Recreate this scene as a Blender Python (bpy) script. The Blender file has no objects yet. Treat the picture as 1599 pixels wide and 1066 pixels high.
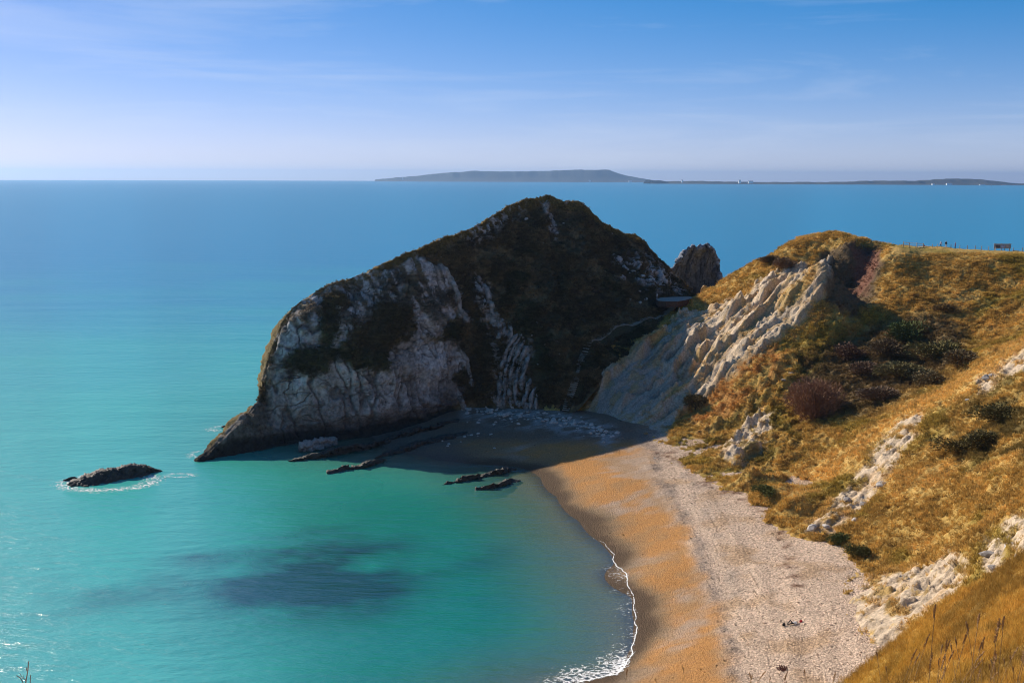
import bpy, bmesh, math, random
import numpy as np
from mathutils import Vector, Matrix, Quaternion

random.seed(7)
rng = np.random.default_rng(11)
S = bpy.context.scene
COL = S.collection

# ------------------------------------------------------------------ camera
FPX = 1700.0                      # focal length in pixels of the 1599 px wide photograph
PITCH, ROLL = math.radians(8.61), math.radians(0.2)
CAM = np.array([0.0, 0.0, 60.0])
cam_rot = Matrix.Rotation(math.pi / 2 - PITCH, 3, 'X') @ Matrix.Rotation(ROLL, 3, 'Z')
MC = np.array(cam_rot)
cd = bpy.data.cameras.new('camera')
cd.sensor_width = 36.0
cd.lens = 36.0 * FPX / 1599.0
cd.clip_start = 0.1
cd.clip_end = 90000
cam = bpy.data.objects.new('camera', cd)
cam.matrix_world = Matrix.Translation(Vector(CAM)) @ cam_rot.to_4x4()
COL.objects.link(cam)
S.camera = cam

# ------------------------------------------------------------------ sky and sun
SUN_AZ, SUN_EL = math.radians(-48.5), math.radians(31)      # azimuth measured from +Y towards +X
w = bpy.data.worlds.new('World')
S.world = w
w.use_nodes = True
nt = w.node_tree
nt.nodes.clear()
N = nt.nodes.new
wo = N('ShaderNodeOutputWorld')
bg = N('ShaderNodeBackground')
sky = N('ShaderNodeTexSky')
sky.sky_type = 'NISHITA'
sky.sun_disc = False
sky.sun_elevation = SUN_EL
sky.sun_rotation = SUN_AZ
sky.altitude = 60
sky.air_density = 0.5
sky.dust_density = 0.3
sky.ozone_density = 6.0
bg.inputs['Strength'].default_value = 0.10
hs = N('ShaderNodeHueSaturation')
hs.inputs['Saturation'].default_value = 1.3
# thin streaks of cirrus, placed by direction in the sky dome
tc = N('ShaderNodeTexCoord')
mp = N('ShaderNodeMapping')
mp.inputs['Rotation'].default_value = (0.06, -0.24, 0.3)
mp.inputs['Scale'].default_value = (2.2, 2.2, 22.0)
n1 = N('ShaderNodeTexNoise')
n1.inputs['Scale'].default_value = 1.3
n1.inputs['Detail'].default_value = 7
n1.inputs['Roughness'].default_value = 0.62
n1.inputs['Distortion'].default_value = 0.5
cr = N('ShaderNodeValToRGB')
cr.color_ramp.elements[0].position = 0.49
cr.color_ramp.elements[1].position = 0.88
cmul = N('ShaderNodeMath'); cmul.operation = 'MULTIPLY'; cmul.inputs[1].default_value = 0.42
mxc = N('ShaderNodeMix'); mxc.data_type = 'RGBA'
mxc.inputs['B'].default_value = (6.4, 6.9, 8.0, 1)
L = nt.links.new
L(tc.outputs['Generated'], mp.inputs['Vector'])
L(mp.outputs['Vector'], n1.inputs['Vector'])
L(n1.outputs['Fac'], cr.inputs['Fac'])
L(cr.outputs['Color'], cmul.inputs[0])
L(cmul.outputs[0], mxc.inputs['Factor'])
L(sky.outputs['Color'], hs.inputs['Color'])
# pale veil low over the horizon, the same all the way round
sz_ = N('ShaderNodeSeparateXYZ'); L(tc.outputs['Generated'], sz_.inputs[0])
va = N('ShaderNodeMath'); va.operation = 'ABSOLUTE'; L(sz_.outputs['Z'], va.inputs[0])
vm = N('ShaderNodeMath'); vm.operation = 'MULTIPLY'; vm.inputs[1].default_value = -20.0; L(va.outputs[0], vm.inputs[0])
ve = N('ShaderNodeMath'); ve.operation = 'EXPONENT'; L(vm.outputs[0], ve.inputs[0])
vs = N('ShaderNodeMath'); vs.operation = 'MULTIPLY'; vs.inputs[1].default_value = 0.55; L(ve.outputs[0], vs.inputs[0])
mxv = N('ShaderNodeMix'); mxv.data_type = 'RGBA'; mxv.inputs['B'].default_value = (5.6, 5.9, 6.6, 1)
g0 = N('ShaderNodeVectorMath'); g0.operation = 'SCALE'; g0.inputs['Scale'].default_value = 0.1; L(hs.outputs['Color'], g0.inputs[0])
gm = N('ShaderNodeGamma'); gm.inputs['Gamma'].default_value = 0.721; L(g0.outputs[0], gm.inputs['Color'])
g1 = N('ShaderNodeVectorMath'); g1.operation = 'MULTIPLY'; g1.inputs[1].default_value = (9.9, 7.9, 8.7); L(gm.outputs[0], g1.inputs[0])
L(vs.outputs[0], mxv.inputs['Factor']); L(g1.outputs[0], mxv.inputs['A'])
L(mxv.outputs['Result'], mxc.inputs['A'])
L(mxc.outputs['Result'], bg.inputs['Color'])
L(bg.outputs[0], wo.inputs['Surface'])

sd = bpy.data.lights.new('sun', 'SUN')
sd.energy = 5.0
sd.angle = math.radians(0.55)
sd.color = (1.0, 0.89, 0.73)
sun = bpy.data.objects.new('sun', sd)
sun_dir = Vector((math.sin(SUN_AZ) * math.cos(SUN_EL), math.cos(SUN_AZ) * math.cos(SUN_EL), math.sin(SUN_EL)))
sun.rotation_euler = sun_dir.to_track_quat('Z', 'Y').to_euler()
sun.location = (-200, 200, 300)
COL.objects.link(sun)

S.view_settings.view_transform = 'Standard'
S.view_settings.look = 'None'
S.view_settings.exposure = 0.27
S.view_settings.gamma = 1.0
S.render.engine = 'CYCLES'
S.cycles.max_bounces = 5
S.cycles.filter_width = 1.05
S.cycles.denoising_prefilter = 'ACCURATE'
S.cycles.transparent_max_bounces = 24
S.cycles.sample_clamp_indirect = 4.0

# ------------------------------------------------------------------ helpers
def P(px, py, Y=None, Z=None):
    """world point seen at a pixel of the photograph, at distance Y or at height Z"""
    d = MC @ np.array([(px - 799.5) / FPX, (533 - py) / FPX, -1.0])
    t = (Y - CAM[1]) / d[1] if Y is not None else (Z - CAM[2]) / d[2]
    return CAM + d * t

def proj(p):
    q = (p - CAM) @ MC
    z = np.minimum(q[:, 2], -0.01)
    return 799.5 + FPX * q[:, 0] / -z, 533 - FPX * q[:, 1] / -z

_perm = rng.permutation(256)
_perm = np.concatenate([_perm, _perm, _perm]).astype(np.int32)
_g = rng.normal(size=(256, 3)); _g /= np.linalg.norm(_g, axis=1)[:, None]; _g = _g.astype(np.float32)

def perlin(p):
    p = np.asarray(p, np.float32)
    fl_ = np.floor(p); i = fl_.astype(np.int32); f = p - fl_
    u = f * f * f * (f * (f * 6 - 15) + 10)
    i &= 255
    r = 0
    for dx in (0, 1):
        wx = u[:, 0] if dx else 1 - u[:, 0]
        a = _perm[(i[:, 0] + dx) & 255]
        for dy in (0, 1):
            wy = u[:, 1] if dy else 1 - u[:, 1]
            b = _perm[a + ((i[:, 1] + dy) & 255)]
            for dz in (0, 1):
                wz = u[:, 2] if dz else 1 - u[:, 2]
                h = _perm[b + ((i[:, 2] + dz) & 255)]
                g = _g[h]
                r = r + wx * wy * wz * (g[:, 0] * (f[:, 0] - dx) + g[:, 1] * (f[:, 1] - dy) + g[:, 2] * (f[:, 2] - dz))
    return r * 1.6

def fbm(p, scale=1.0, oct=4, gain=0.5, seed=0.0, ridged=False):
    q = p / scale + seed * 17.31
    a, s = 1.0, 0
    for k in range(oct):
        n = perlin(q)
        s = s + a * ((1 - 2 * np.abs(n)) if ridged else n)
        q = q * 2.03 + 5.7; a *= gain
    return s

def smooth(a, b, x):
    t = np.clip((x - a) / (b - a + 1e-12), 0, 1)
    return t * t * (3 - 2 * t)

def inpoly(px, py, poly):
    """signed distance in pixels, positive inside"""
    poly = np.array(poly, float)
    ins = np.zeros(len(px), bool); dmin = np.full(len(px), 1e9)
    for k in range(len(poly)):
        x0, y0 = poly[k]; x1, y1 = poly[(k + 1) % len(poly)]
        c = ((y0 > py) != (y1 > py)) & (px < (x1 - x0) * (py - y0) / (y1 - y0 + 1e-9) + x0)
        ins ^= c
        dx, dy = x1 - x0, y1 - y0
        t = np.clip(((px - x0) * dx + (py - y0) * dy) / (dx * dx + dy * dy + 1e-9), 0, 1)
        dmin = np.minimum(dmin, np.hypot(px - x0 - t * dx, py - y0 - t * dy))
    return np.where(ins, dmin, -dmin)

def polydist(px, py, line):
    line = np.array(line, float); dmin = np.full(len(px), 1e9)
    for k in range(len(line) - 1):
        x0, y0 = line[k]; x1, y1 = line[k + 1]
        dx, dy = x1 - x0, y1 - y0
        t = np.clip(((px - x0) * dx + (py - y0) * dy) / (dx * dx + dy * dy + 1e-9), 0, 1)
        dmin = np.minimum(dmin, np.hypot(px - x0 - t * dx, py - y0 - t * dy))
    return dmin

def rbf(ctrl, lam=0.02):
    c = np.array(ctrl, float); n = len(c)
    xy = c[:, :2] / 100.0
    d2 = ((xy[:, None] - xy[None]) ** 2).sum(-1)
    K = 0.5 * d2 * np.log(d2 + 1e-12) + lam * 0.01 * np.eye(n)
    A = np.zeros((n + 3, n + 3)); A[:n, :n] = K
    A[:n, n] = 1; A[:n, n + 1:] = xy; A[n, :n] = 1; A[n + 1:, :n] = xy.T
    wgt = np.linalg.solve(A, np.concatenate([c[:, 2], [0, 0, 0]]))
    def ev(x, y):
        out = np.empty(len(x))
        for s in range(0, len(x), 40000):
            q = np.stack([x[s:s + 40000], y[s:s + 40000]], 1) / 100.0
            d2 = (q[:, :1] - xy[:, 0]) ** 2 + (q[:, 1:] - xy[:, 1]) ** 2
            out[s:s + 40000] = (0.5 * d2 * np.log(d2 + 1e-12)) @ wgt[:n] + wgt[n] + q @ wgt[n + 1:]
        return out
    return ev

def cols(*c):
    return np.array(c, float)

def mixc(a, b, m):
    return a * (1 - m[:, None]) + b * m[:, None]

def mesh_np(name, v, quads, mat, parent=None, smoothshade=True, attrs=None, col=None):
    me = bpy.data.meshes.new(name)
    v = np.asarray(v, np.float32); quads = np.asarray(quads, np.int32)
    k = quads.shape[1]
    me.vertices.add(len(v)); me.vertices.foreach_set('co', v.ravel())
    me.loops.add(quads.size); me.loops.foreach_set('vertex_index', quads.ravel())
    me.polygons.add(len(quads))
    me.polygons.foreach_set('loop_start', np.arange(0, quads.size, k, dtype=np.int32))
    me.polygons.foreach_set('loop_total', np.full(len(quads), k, np.int32))
    if smoothshade:
        me.polygons.foreach_set('use_smooth', np.ones(len(quads), bool))
    if col is not None:
        a = me.attributes.new('tint', 'FLOAT_COLOR', 'POINT')
        c4 = np.ones((len(v), 4), np.float32); c4[:, :3] = np.clip(col, 0, 1)
        a.data.foreach_set('color', c4.ravel())
    for nme, arr in (attrs or {}).items():
        a = me.attributes.new(nme, 'FLOAT', 'POINT')
        a.data.foreach_set('value', np.asarray(arr, np.float32))
    me.update(); me.validate()
    if mat: me.materials.append(mat)
    o = bpy.data.objects.new(name, me)
    COL.objects.link(o)
    if parent is not None: o.parent = parent
    return o

def py_obj(name, verts, faces, mat, parent=None, smoothshade=False):
    me = bpy.data.meshes.new(name)
    me.from_pydata([tuple(v) for v in verts], [], faces)
    if smoothshade:
        me.polygons.foreach_set('use_smooth', np.ones(len(me.polygons), bool))
    me.update()
    if mat: me.materials.append(mat)
    o = bpy.data.objects.new(name, me)
    COL.objects.link(o)
    if parent is not None: o.parent = parent
    return o

def tag(o, label=None, cat=None, group=None, kind=None):
    if label: o['label'] = label
    if cat: o['category'] = cat
    if group: o['group'] = group
    if kind: o['kind'] = kind
    return o

def empty(name, loc=(0, 0, 0), rz=0.0):
    o = bpy.data.objects.new(name, None)
    o.location = loc; o.rotation_euler = (0, 0, rz); o.empty_display_size = 0.2
    COL.objects.link(o)
    return o

def grid_quads(nu, nv):
    a = np.arange(nu * nv).reshape(nu, nv)
    return np.stack([a[:-1, :-1], a[1:, :-1], a[1:, 1:], a[:-1, 1:]], -1).reshape(-1, 4)

def grid_normals(p, nu, nv):
    g = p.reshape(nu, nv, 3)
    n = np.cross(np.gradient(g, axis=0), np.gradient(g, axis=1)).reshape(-1, 3)
    return n / (np.linalg.norm(n, axis=1)[:, None] + 1e-9)

# ------------------------------------------------------------------ materials
def new_mat(name):
    m = bpy.data.materials.new(name); m.use_nodes = True
    t = m.node_tree
    return m, t, t.nodes['Principled BSDF'], t.nodes['Material Output']

def tint_mat(name, rough=0.9, noise_scale=2.0, noise_amt=0.5, bump=0.4, bump_scale=3.0, bump_dist=0.3,
             attr_type='GEOMETRY', voro=0.0, voro_scale=2.0, detail=8, spec=0.2):
    """colour from the surface's own tint attribute, broken up by procedural grain and relief"""
    m, t, b, out = new_mat(name)
    Nn, Lk = t.nodes.new, t.links.new
    at = Nn('ShaderNodeAttribute'); at.attribute_name = 'tint'; at.attribute_type = attr_type
    tcn = Nn('ShaderNodeNewGeometry')
    no = Nn('ShaderNodeTexNoise'); no.inputs['Scale'].default_value = noise_scale
    no.inputs['Detail'].default_value = detail; no.inputs['Roughness'].default_value = 0.65
    Lk(tcn.outputs['Position'], no.inputs['Vector'])
    mr = Nn('ShaderNodeMapRange')
    mr.inputs['From Min'].default_value = 0.3; mr.inputs['From Max'].default_value = 0.7
    mr.inputs['To Min'].default_value = 1 - noise_amt; mr.inputs['To Max'].default_value = 1 + noise_amt
    Lk(no.outputs['Fac'], mr.inputs['Value'])
    mul = Nn('ShaderNodeVectorMath'); mul.operation = 'SCALE'
    Lk(at.outputs['Color'], mul.inputs[0]); Lk(mr.outputs[0], mul.inputs['Scale'])
    src = mul.outputs[0]
    n2 = Nn('ShaderNodeTexNoise'); n2.inputs['Scale'].default_value = bump_scale
    n2.inputs['Detail'].default_value = detail; n2.inputs['Roughness'].default_value = 0.7
    Lk(tcn.outputs['Position'], n2.inputs['Vector'])
    height = n2.outputs['Fac']
    if voro:
        vo = Nn('ShaderNodeTexVoronoi'); vo.inputs['Scale'].default_value = voro_scale
        Lk(tcn.outputs['Position'], vo.inputs['Vector'])
        hv = Nn('ShaderNodeSeparateColor'); Lk(vo.outputs['Color'], hv.inputs[0])
        m2 = Nn('ShaderNodeMapRange')
        m2.inputs['To Min'].default_value = -voro; m2.inputs['To Max'].default_value = voro
        Lk(hv.outputs[0], m2.inputs['Value'])
        sa = Nn('ShaderNodeAttribute'); sa.attribute_name = 'stony'
        mm = Nn('ShaderNodeMath'); mm.operation = 'MULTIPLY_ADD'; mm.inputs[2].default_value = 1.0
        Lk(m2.outputs[0], mm.inputs[0]); Lk(sa.outputs['Fac'], mm.inputs[1])
        s2 = Nn('ShaderNodeVectorMath'); s2.operation = 'SCALE'
        Lk(src, s2.inputs[0]); Lk(mm.outputs[0], s2.inputs['Scale'])
        src = s2.outputs[0]
        ad = Nn('ShaderNodeMath'); ad.operation = 'SUBTRACT'
        Lk(height, ad.inputs[0]); Lk(vo.outputs['Distance'], ad.inputs[1])
        height = ad.outputs[0]
    Lk(src, b.inputs['Base Color'])
    bp = Nn('ShaderNodeBump'); bp.inputs['Strength'].default_value = bump; bp.inputs['Distance'].default_value = bump_dist
    Lk(height, bp.inputs['Height']); Lk(bp.outputs[0], b.inputs['Normal'])
    b.inputs['Roughness'].default_value = rough
    b.inputs['Specular IOR Level'].default_value = spec
    return m

def plain_mat(name, c, rough=0.7, var=0.25, scale=8.0, metal=0.0):
    m, t, b, out = new_mat(name)
    Nn, Lk = t.nodes.new, t.links.new
    g = Nn('ShaderNodeTexCoord'); no = Nn('ShaderNodeTexNoise')
    no.inputs['Scale'].default_value = scale; no.inputs['Detail'].default_value = 6
    Lk(g.outputs['Object'], no.inputs['Vector'])
    rp = Nn('ShaderNodeValToRGB')
    rp.color_ramp.elements[0].position = 0.3; rp.color_ramp.elements[1].position = 0.7
    rp.color_ramp.elements[0].color = tuple(x * (1 - var) for x in c) + (1,)
    rp.color_ramp.elements[1].color = tuple(min(1, x * (1 + var)) for x in c) + (1,)
    Lk(no.outputs['Fac'], rp.inputs['Fac']); Lk(rp.outputs[0], b.inputs['Base Color'])
    bp = Nn('ShaderNodeBump'); bp.inputs['Strength'].default_value = 0.3; bp.inputs['Distance'].default_value = 0.05
    Lk(no.outputs['Fac'], bp.inputs['Height']); Lk(bp.outputs[0], b.inputs['Normal'])
    b.inputs['Roughness'].default_value = rough; b.inputs['Metallic'].default_value = metal
    b.inputs['Specular IOR Level'].default_value = 0.25
    return m

M_LAND = tint_mat('turf_and_chalk', noise_scale=2.4, noise_amt=0.42, bump=0.7, bump_scale=1.5, bump_dist=0.6)
M_HEAD = tint_mat('limestone_and_scrub', noise_scale=1.1, noise_amt=0.5, bump=0.8, bump_scale=0.9, bump_dist=0.9)
M_BEACH = tint_mat('shingle_and_sand', noise_scale=2.5, noise_amt=0.28, bump=0.7, bump_scale=2.5, bump_dist=0.25,
                   voro=0.34, voro_scale=4.6, rough=0.85)
M_ROCK = tint_mat('dark_wet_rock', noise_scale=1.5, noise_amt=0.5, bump=0.8, bump_scale=1.6, bump_dist=0.5, rough=0.55, spec=0.4)
M_PALE = plain_mat('pale_limestone', (0.47, 0.43, 0.39), 0.85, 0.35, 3.0)
M_GREY = plain_mat('grey_limestone', (0.30, 0.27, 0.25), 0.85, 0.4, 2.0)
M_FAR = tint_mat('far_land', noise_scale=0.004, noise_amt=0.3, bump=0.0)

def tuft_mat(name, trans=0.25):
    m, t, b, out = new_mat(name)
    Nn, Lk = t.nodes.new, t.links.new
    at = Nn('ShaderNodeAttribute'); at.attribute_name = 'tint'; at.attribute_type = 'INSTANCER'
    Lk(at.outputs['Color'], b.inputs['Base Color'])
    b.inputs['Roughness'].default_value = 0.8; b.inputs['Specular IOR Level'].default_value = 0.15
    tr = Nn('ShaderNodeBsdfTranslucent'); Lk(at.outputs['Color'], tr.inputs['Color'])
    mx = Nn('ShaderNodeMixShader'); mx.inputs[0].default_value = trans
    Lk(b.outputs[0], mx.inputs[1]); Lk(tr.outputs[0], mx.inputs[2]); Lk(mx.outputs[0], out.inputs['Surface'])
    return m
M_TUFT = tuft_mat('grass_tufts')
M_STONE = tuft_mat('loose_stones', 0.0)

# ------------------------------------------------------------------ beach and sea bed (one sheet)
WATER_LINE = [(880, 1066), (962, 1050), (990, 1010), (992, 970), (988, 930), (962, 880), (938, 846), (905, 812), (872, 775), (845, 745), (818, 731)]
bc = []
for q in WATER_LINE: bc.append(P(*q, Z=0))
for q in WATER_LINE: bc.append(P(q[0] - 34, q[1] + 3, Z=-0.28))
for q in [(740, 722), (690, 717), (620, 700)]: bc.append(P(*q, Z=0.1))
bc += [P(700, 1250, Z=0.0), P(400, 1400, Z=0.0)]
for q, z in [((1050, 682), 4.5), ((1160, 735), 4.5), ((1175, 775), 4.6), ((1260, 815), 4.8), ((1345, 892), 5.2), ((1330, 960), 5.2),
             ((1385, 1025), 5.6), ((1000, 668), 4.4), ((930, 645), 4.2), ((880, 640), 3.8), ((800, 632), 3.2), ((740, 632), 2.6),
             ((1100, 870), 3.0), ((1060, 800), 2.9), ((1020, 730), 3.2), ((1130, 1000), 3.1), ((1140, 1066), 3.2), ((1230, 900), 4.3), ((1260, 1000), 4.3),
             ((1300, 1066), 4.8), ((900, 690), 2.7), ((800, 680), 1.8), ((700, 668), 1.0), ((940, 760), 2.0), ((1020, 900), 1.6), ((1050, 1010), 1.5)]:
    bc.append(P(*q, Z=z))
for q, z in [((930, 960), -0.45), ((900, 900), -0.5), ((870, 850), -0.6), ((830, 790), -0.7), ((900, 1040), -0.8), ((800, 1000), -2.6), ((760, 880), -2.6), ((720, 790), -2.2),
             ((640, 740), -1.6), ((560, 740), -1.8), ((480, 725), -1.8), ((380, 735), -2.6), ((600, 850), -4), ((600, 1000), -4.5), ((400, 900), -5), ((300, 800), -4.5), ((200, 1000), -6), ((0, 900), -7), ((0, 700), -7),
             ((150, 640), -7), ((300, 620), -6), ((-300, 900), -8), ((-300, 600), -9)]:
    bc.append(P(*q, Z=z))
bc += [(-150, 420, -12), (0, 420, -12), (150, 420, -6), (100, 330, 3), (60, 300, 3), (160, 200, 10), (120, 80, 12), (60, 40, 12), (0, 40, 3), (-80, 40, -3)]
beach_f = rbf(bc, 0.05)
gx = np.arange(-150, 150, 0.9); gy = np.concatenate([np.arange(60, 280, 0.75), np.arange(280, 330, 2.5)])
X, Y = np.meshgrid(gx, gy, indexing='ij'); X = X.ravel(); Y = Y.ravel()
bz = beach_f(X, Y)
pts = np.stack([X, Y, bz], 1)
px, py = proj(pts)
sl = np.array([(1005, 690), (1020, 735), (1058, 800), (1090, 865), (1112, 930), (1135, 1000), (1140, 1066), (1150, 1300)], float)
strand = np.interp(py, sl[:, 1], sl[:, 0]) + 14 * fbm(pts, 9, 3, seed=1)
ds = px - strand                                                    # >0 : upper shingle
wl = np.array([(560, 700)] + WATER_LINE[::-1], float)
nrm = fbm(pts, 6, 5, 0.6, seed=2); nb = fbm(pts * cols(1, 1, 0), 22, 3, seed=3)
# berm and cusps
bz = bz + smooth(0.1, 1.2, bz) * np.where(bz > -0.3, 0.22 * np.exp(-(ds / 12) ** 2) * (py > 700) + 0.08 * nrm + 0.10 * fbm(pts, 12, 2, seed=4), 0)
for d0, w0, a0 in ((26, 7, 0.16), (52, 8, 0.26), (90, 11, 0.34), (140, 10, 0.26), (185, 10, 0.2)):
    bz += a0 * np.exp(-((ds - d0 * np.interp(py, [700, 1066], [0.45, 1.25]) - 9 * nb - 4 * nrm) / w0) ** 2) * smooth(705, 740, py) * (1 if d0 < 100 else smooth(840, 910, py))
stony = np.clip(0.18 + smooth(-20, 10, ds + 10 * nrm), 0, 1)
c_sh = cols(0.58, 0.43, 0.315); c_sand = cols(0.46, 0.225, 0.072); c_wet = cols(0.10, 0.064, 0.037); c_gr = cols(0.30, 0.235, 0.185)
c = np.tile(c_sh, (len(pts), 1)) * (1 + 0.13 * nrm[:, None])
c = mixc(c, cols(0.42, 0.26, 0.13), smooth(0.15, 0.6, fbm(pts, 7, 4, seed=5)) * 0.55)
c = mixc(c, cols(0.27, 0.21, 0.17), np.exp(-((ds - 4) / 13) ** 2) * smooth(-0.6, 0.2, nrm) * 0.9)       # dark shingle on the strand line
c = mixc(c, cols(0.29, 0.235, 0.19), np.exp(-((ds - 45 - 12 * nb) / 12) ** 2) * smooth(-0.2, 0.5, nrm) * 0.6)
weed1 = polydist(px + 14 * nrm, py + 10 * nb, [(1090, 745), (1150, 765), (1205, 810), (1235, 860), (1250, 920)])
c = mixc(c, cols(0.14, 0.055, 0.025), np.exp(-(weed1 / 12) ** 2) * smooth(0.05, 0.4, fbm(pts, 2.2, 4, 0.6, seed=6)) * 0.85)
weed2 = polydist(px + 14 * nrm, py + 10 * nb, [(1035, 705), (1090, 725), (1130, 750), (1180, 775)])
c = mixc(c, cols(0.16, 0.065, 0.03), np.exp(-(weed2 / 12) ** 2) * smooth(0.0, 0.4, fbm(pts, 2.4, 4, 0.6, seed=7)) * 0.8)
c = mixc(c, cols(0.13, 0.10, 0.08), (np.exp(-((ds - 6) / 9) ** 2)) * smooth(0.15, 0.5, fbm(pts, 2.6, 4, 0.6, seed=8)) * 0.7)
lower = smooth(16, -20, ds + 16 * nrm)
csand = np.tile(c_sand, (len(pts), 1))
csand = mixc(csand, c_gr * 1.3, smooth(0.0, 0.5, fbm(pts * cols(0.8, 1.1, 1), 13, 5, 0.6, seed=9)) * 0.8)
csand = mixc(csand, c_gr * 1.2, smooth(-26, -2, ds) * smooth(-0.3, 0.3, nrm) * 0.6)
csand = mixc(csand, cols(0.35, 0.21, 0.10), smooth(-0.2, 0.4, fbm(pts, 4, 4, 0.6, seed=13)) * 0.6)
c = mixc(c, csand, lower)
c = mixc(c, cols(0.23, 0.165, 0.10), smooth(1.25, 0.5, bz + 0.45 * fbm(pts * cols(0.7, 1.1, 1), 8, 4, seed=10)) * 0.8)
c = mixc(c, c_wet, smooth(0.75, 0.2, bz + 0.3 * fbm(pts * cols(0.7, 1.1, 1), 8, 4, seed=10)))
c = mixc(c, cols(0.26, 0.185, 0.105), smooth(0.0, -0.35, bz))
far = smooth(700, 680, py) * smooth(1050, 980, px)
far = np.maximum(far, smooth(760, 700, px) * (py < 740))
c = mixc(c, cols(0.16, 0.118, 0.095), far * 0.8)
foot = np.maximum(smooth(26, 8, polydist(px, py, [(735, 640), (800, 650), (850, 655), (900, 665), (950, 680)])), 0)
c = mixc(c, cols(0.36, 0.325, 0.30), foot * smooth(-0.4, 0.4, fbm(pts, 3, 4, 0.6, seed=12)))
pts[:, 2] = bz
BGX, BGY = gx, gy
def beach_z(x, y):
    """height of the finished beach sheet"""
    Zg = pts_b.reshape(len(BGX), len(BGY), 3)[:, :, 2]
    i = np.clip(np.searchsorted(BGX, x) - 1, 0, len(BGX) - 2); j = np.clip(np.searchsorted(BGY, y) - 1, 0, len(BGY) - 2)
    a_ = np.clip((x - BGX[i]) / (BGX[i + 1] - BGX[i]), 0, 1); b_ = np.clip((y - BGY[j]) / (BGY[j + 1] - BGY[j]), 0, 1)
    return Zg[i, j] * (1 - a_) * (1 - b_) + Zg[i + 1, j] * a_ * (1 - b_) + Zg[i, j + 1] * (1 - a_) * b_ + Zg[i + 1, j + 1] * a_ * b_
pts_b = pts
beach_pts, beach_px, beach_py, beach_col, beach_ds = pts, px, py, c, ds
q = grid_quads(len(gx), len(gy))
keep = (pts[q[:, 0], 2] < 9)
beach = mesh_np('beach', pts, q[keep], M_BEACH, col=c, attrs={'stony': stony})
tag(beach, 'curved beach of orange sand and pale shingle between the turquoise bay and the hillside', kind='structure')

# ------------------------------------------------------------------ sea (curved with the earth)
RE = 6371000.0
ang = np.radians(np.concatenate([np.arange(-100, -32, 1.0), np.arange(-32, 32, 0.18), np.arange(32, 100.5, 1.0)]))
rad = np.concatenate([np.arange(30, 420, 1.25), 420 * np.exp(np.linspace(0.01, math.log(31000 / 420), 190))])
A_, R_ = np.meshgrid(ang, rad, indexing='ij'); A_ = A_.ravel(); R_ = R_.ravel()
sx, sy = R_ * np.sin(A_), R_ * np.cos(A_)
sp = np.stack([sx, sy, -R_ ** 2 / (2 * RE)], 1)
sb = beach_f(sx, sy)
near = (np.abs(sx) < 300) & (sy < 420)
depth = np.where(near, np.maximum(-sb, -2), 14.0)
depth = np.where(R_ > 260, np.maximum(depth, (R_ - 250) * 0.05), depth)
spx, spy = proj(sp)
sw = fbm(sp * cols(1, 1.4, 1), 26, 5, 0.55, seed=20)
sw2 = fbm(sp * cols(1, 1.6, 1), 17, 5, 0.6, seed=23)
def blob(x, y, rx, ry, rot=0.0):
    cs, sn = math.cos(rot), math.sin(rot)
    dx, dy = spx - x + 18 * sw, spy - y + 9 * sw2
    return np.exp(-(((dx * cs + dy * sn) / rx) ** 2 + ((-dx * sn + dy * cs) / ry) ** 2))
weed = 0.95 * blob(505, 892, 125, 60, -0.1) + 0.6 * blob(430, 938, 150, 42, -0.1) + 0.4 * blob(270, 918, 130, 28, -0.15) + 0.5 * blob(560, 930, 110, 40) \
    + 0.30 * blob(760, 875, 60, 20, -0.2) + 0.22 * blob(690, 885, 60, 14, -0.3) + 0.30 * blob(130, 945, 80, 18, -0.2) + 0.35 * blob(330, 870, 90, 14, -0.2) + 0.14 * blob(800, 925, 60, 40)
weed = np.clip(weed * (0.95 + 0.8 * sw2), 0, 1)
weed = np.where(near, weed, 0)
offs = smooth(0, 1, (np.log(R_) - math.log(230)) / (math.log(900) - math.log(230)) + 0.10 * fbm(sp * cols(1, 2, 1), 90, 3, seed=21) + 0.25 * smooth(50, 250, sx))
ang_r = np.degrees(A_)
sea_c = np.tile(cols(0.050, 0.490, 0.410), (len(sp), 1))
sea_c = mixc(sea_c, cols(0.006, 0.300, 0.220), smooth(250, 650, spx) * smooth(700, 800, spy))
sea_c = mixc(sea_c, cols(0.12, 0.30, 0.20), smooth(3.4, 0.4, depth) * 0.85)
sea_c = mixc(sea_c, cols(0.020, 0.260, 0.460), offs)
sea_c = mixc(sea_c, cols(0.006, 0.060, 0.060), weed * 0.90)
streak = fbm(sp * cols(0.3, 1.0, 1) * (200 / np.maximum(R_, 60))[:, None], 12, 3, seed=22)
sea_c = sea_c * (1 + 0.17 * streak[:, None])
opac = 1 - np.exp(-np.maximum(depth, 0) / 1.5)

m, t, b, out = new_mat('sea_water')
Nn, Lk = t.nodes.new, t.links.new
t.nodes.remove(b)
at = Nn('ShaderNodeAttribute'); at.attribute_name = 'tint'
ao = Nn('ShaderNodeAttribute'); ao.attribute_name = 'opacity'
geo = Nn('ShaderNodeNewGeometry')
mp1 = Nn('ShaderNodeMapping'); mp1.inputs['Scale'].default_value = (0.30, 0.85, 1); mp1.inputs['Rotation'].default_value = (0, 0, 0.28)
w1 = Nn('ShaderNodeTexNoise'); w1.inputs['Scale'].default_value = 0.55; w1.inputs['Detail'].default_value = 7; w1.inputs['Roughness'].default_value = 0.62
mp2 = Nn('ShaderNodeMapping'); mp2.inputs['Scale'].default_value = (0.03, 0.11, 1); mp2.inputs['Rotation'].default_value = (0, 0, 0.22)
w2 = Nn('ShaderNodeTexNoise'); w2.inputs['Scale'].default_value = 0.6; w2.inputs['Detail'].default_value = 4
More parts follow.
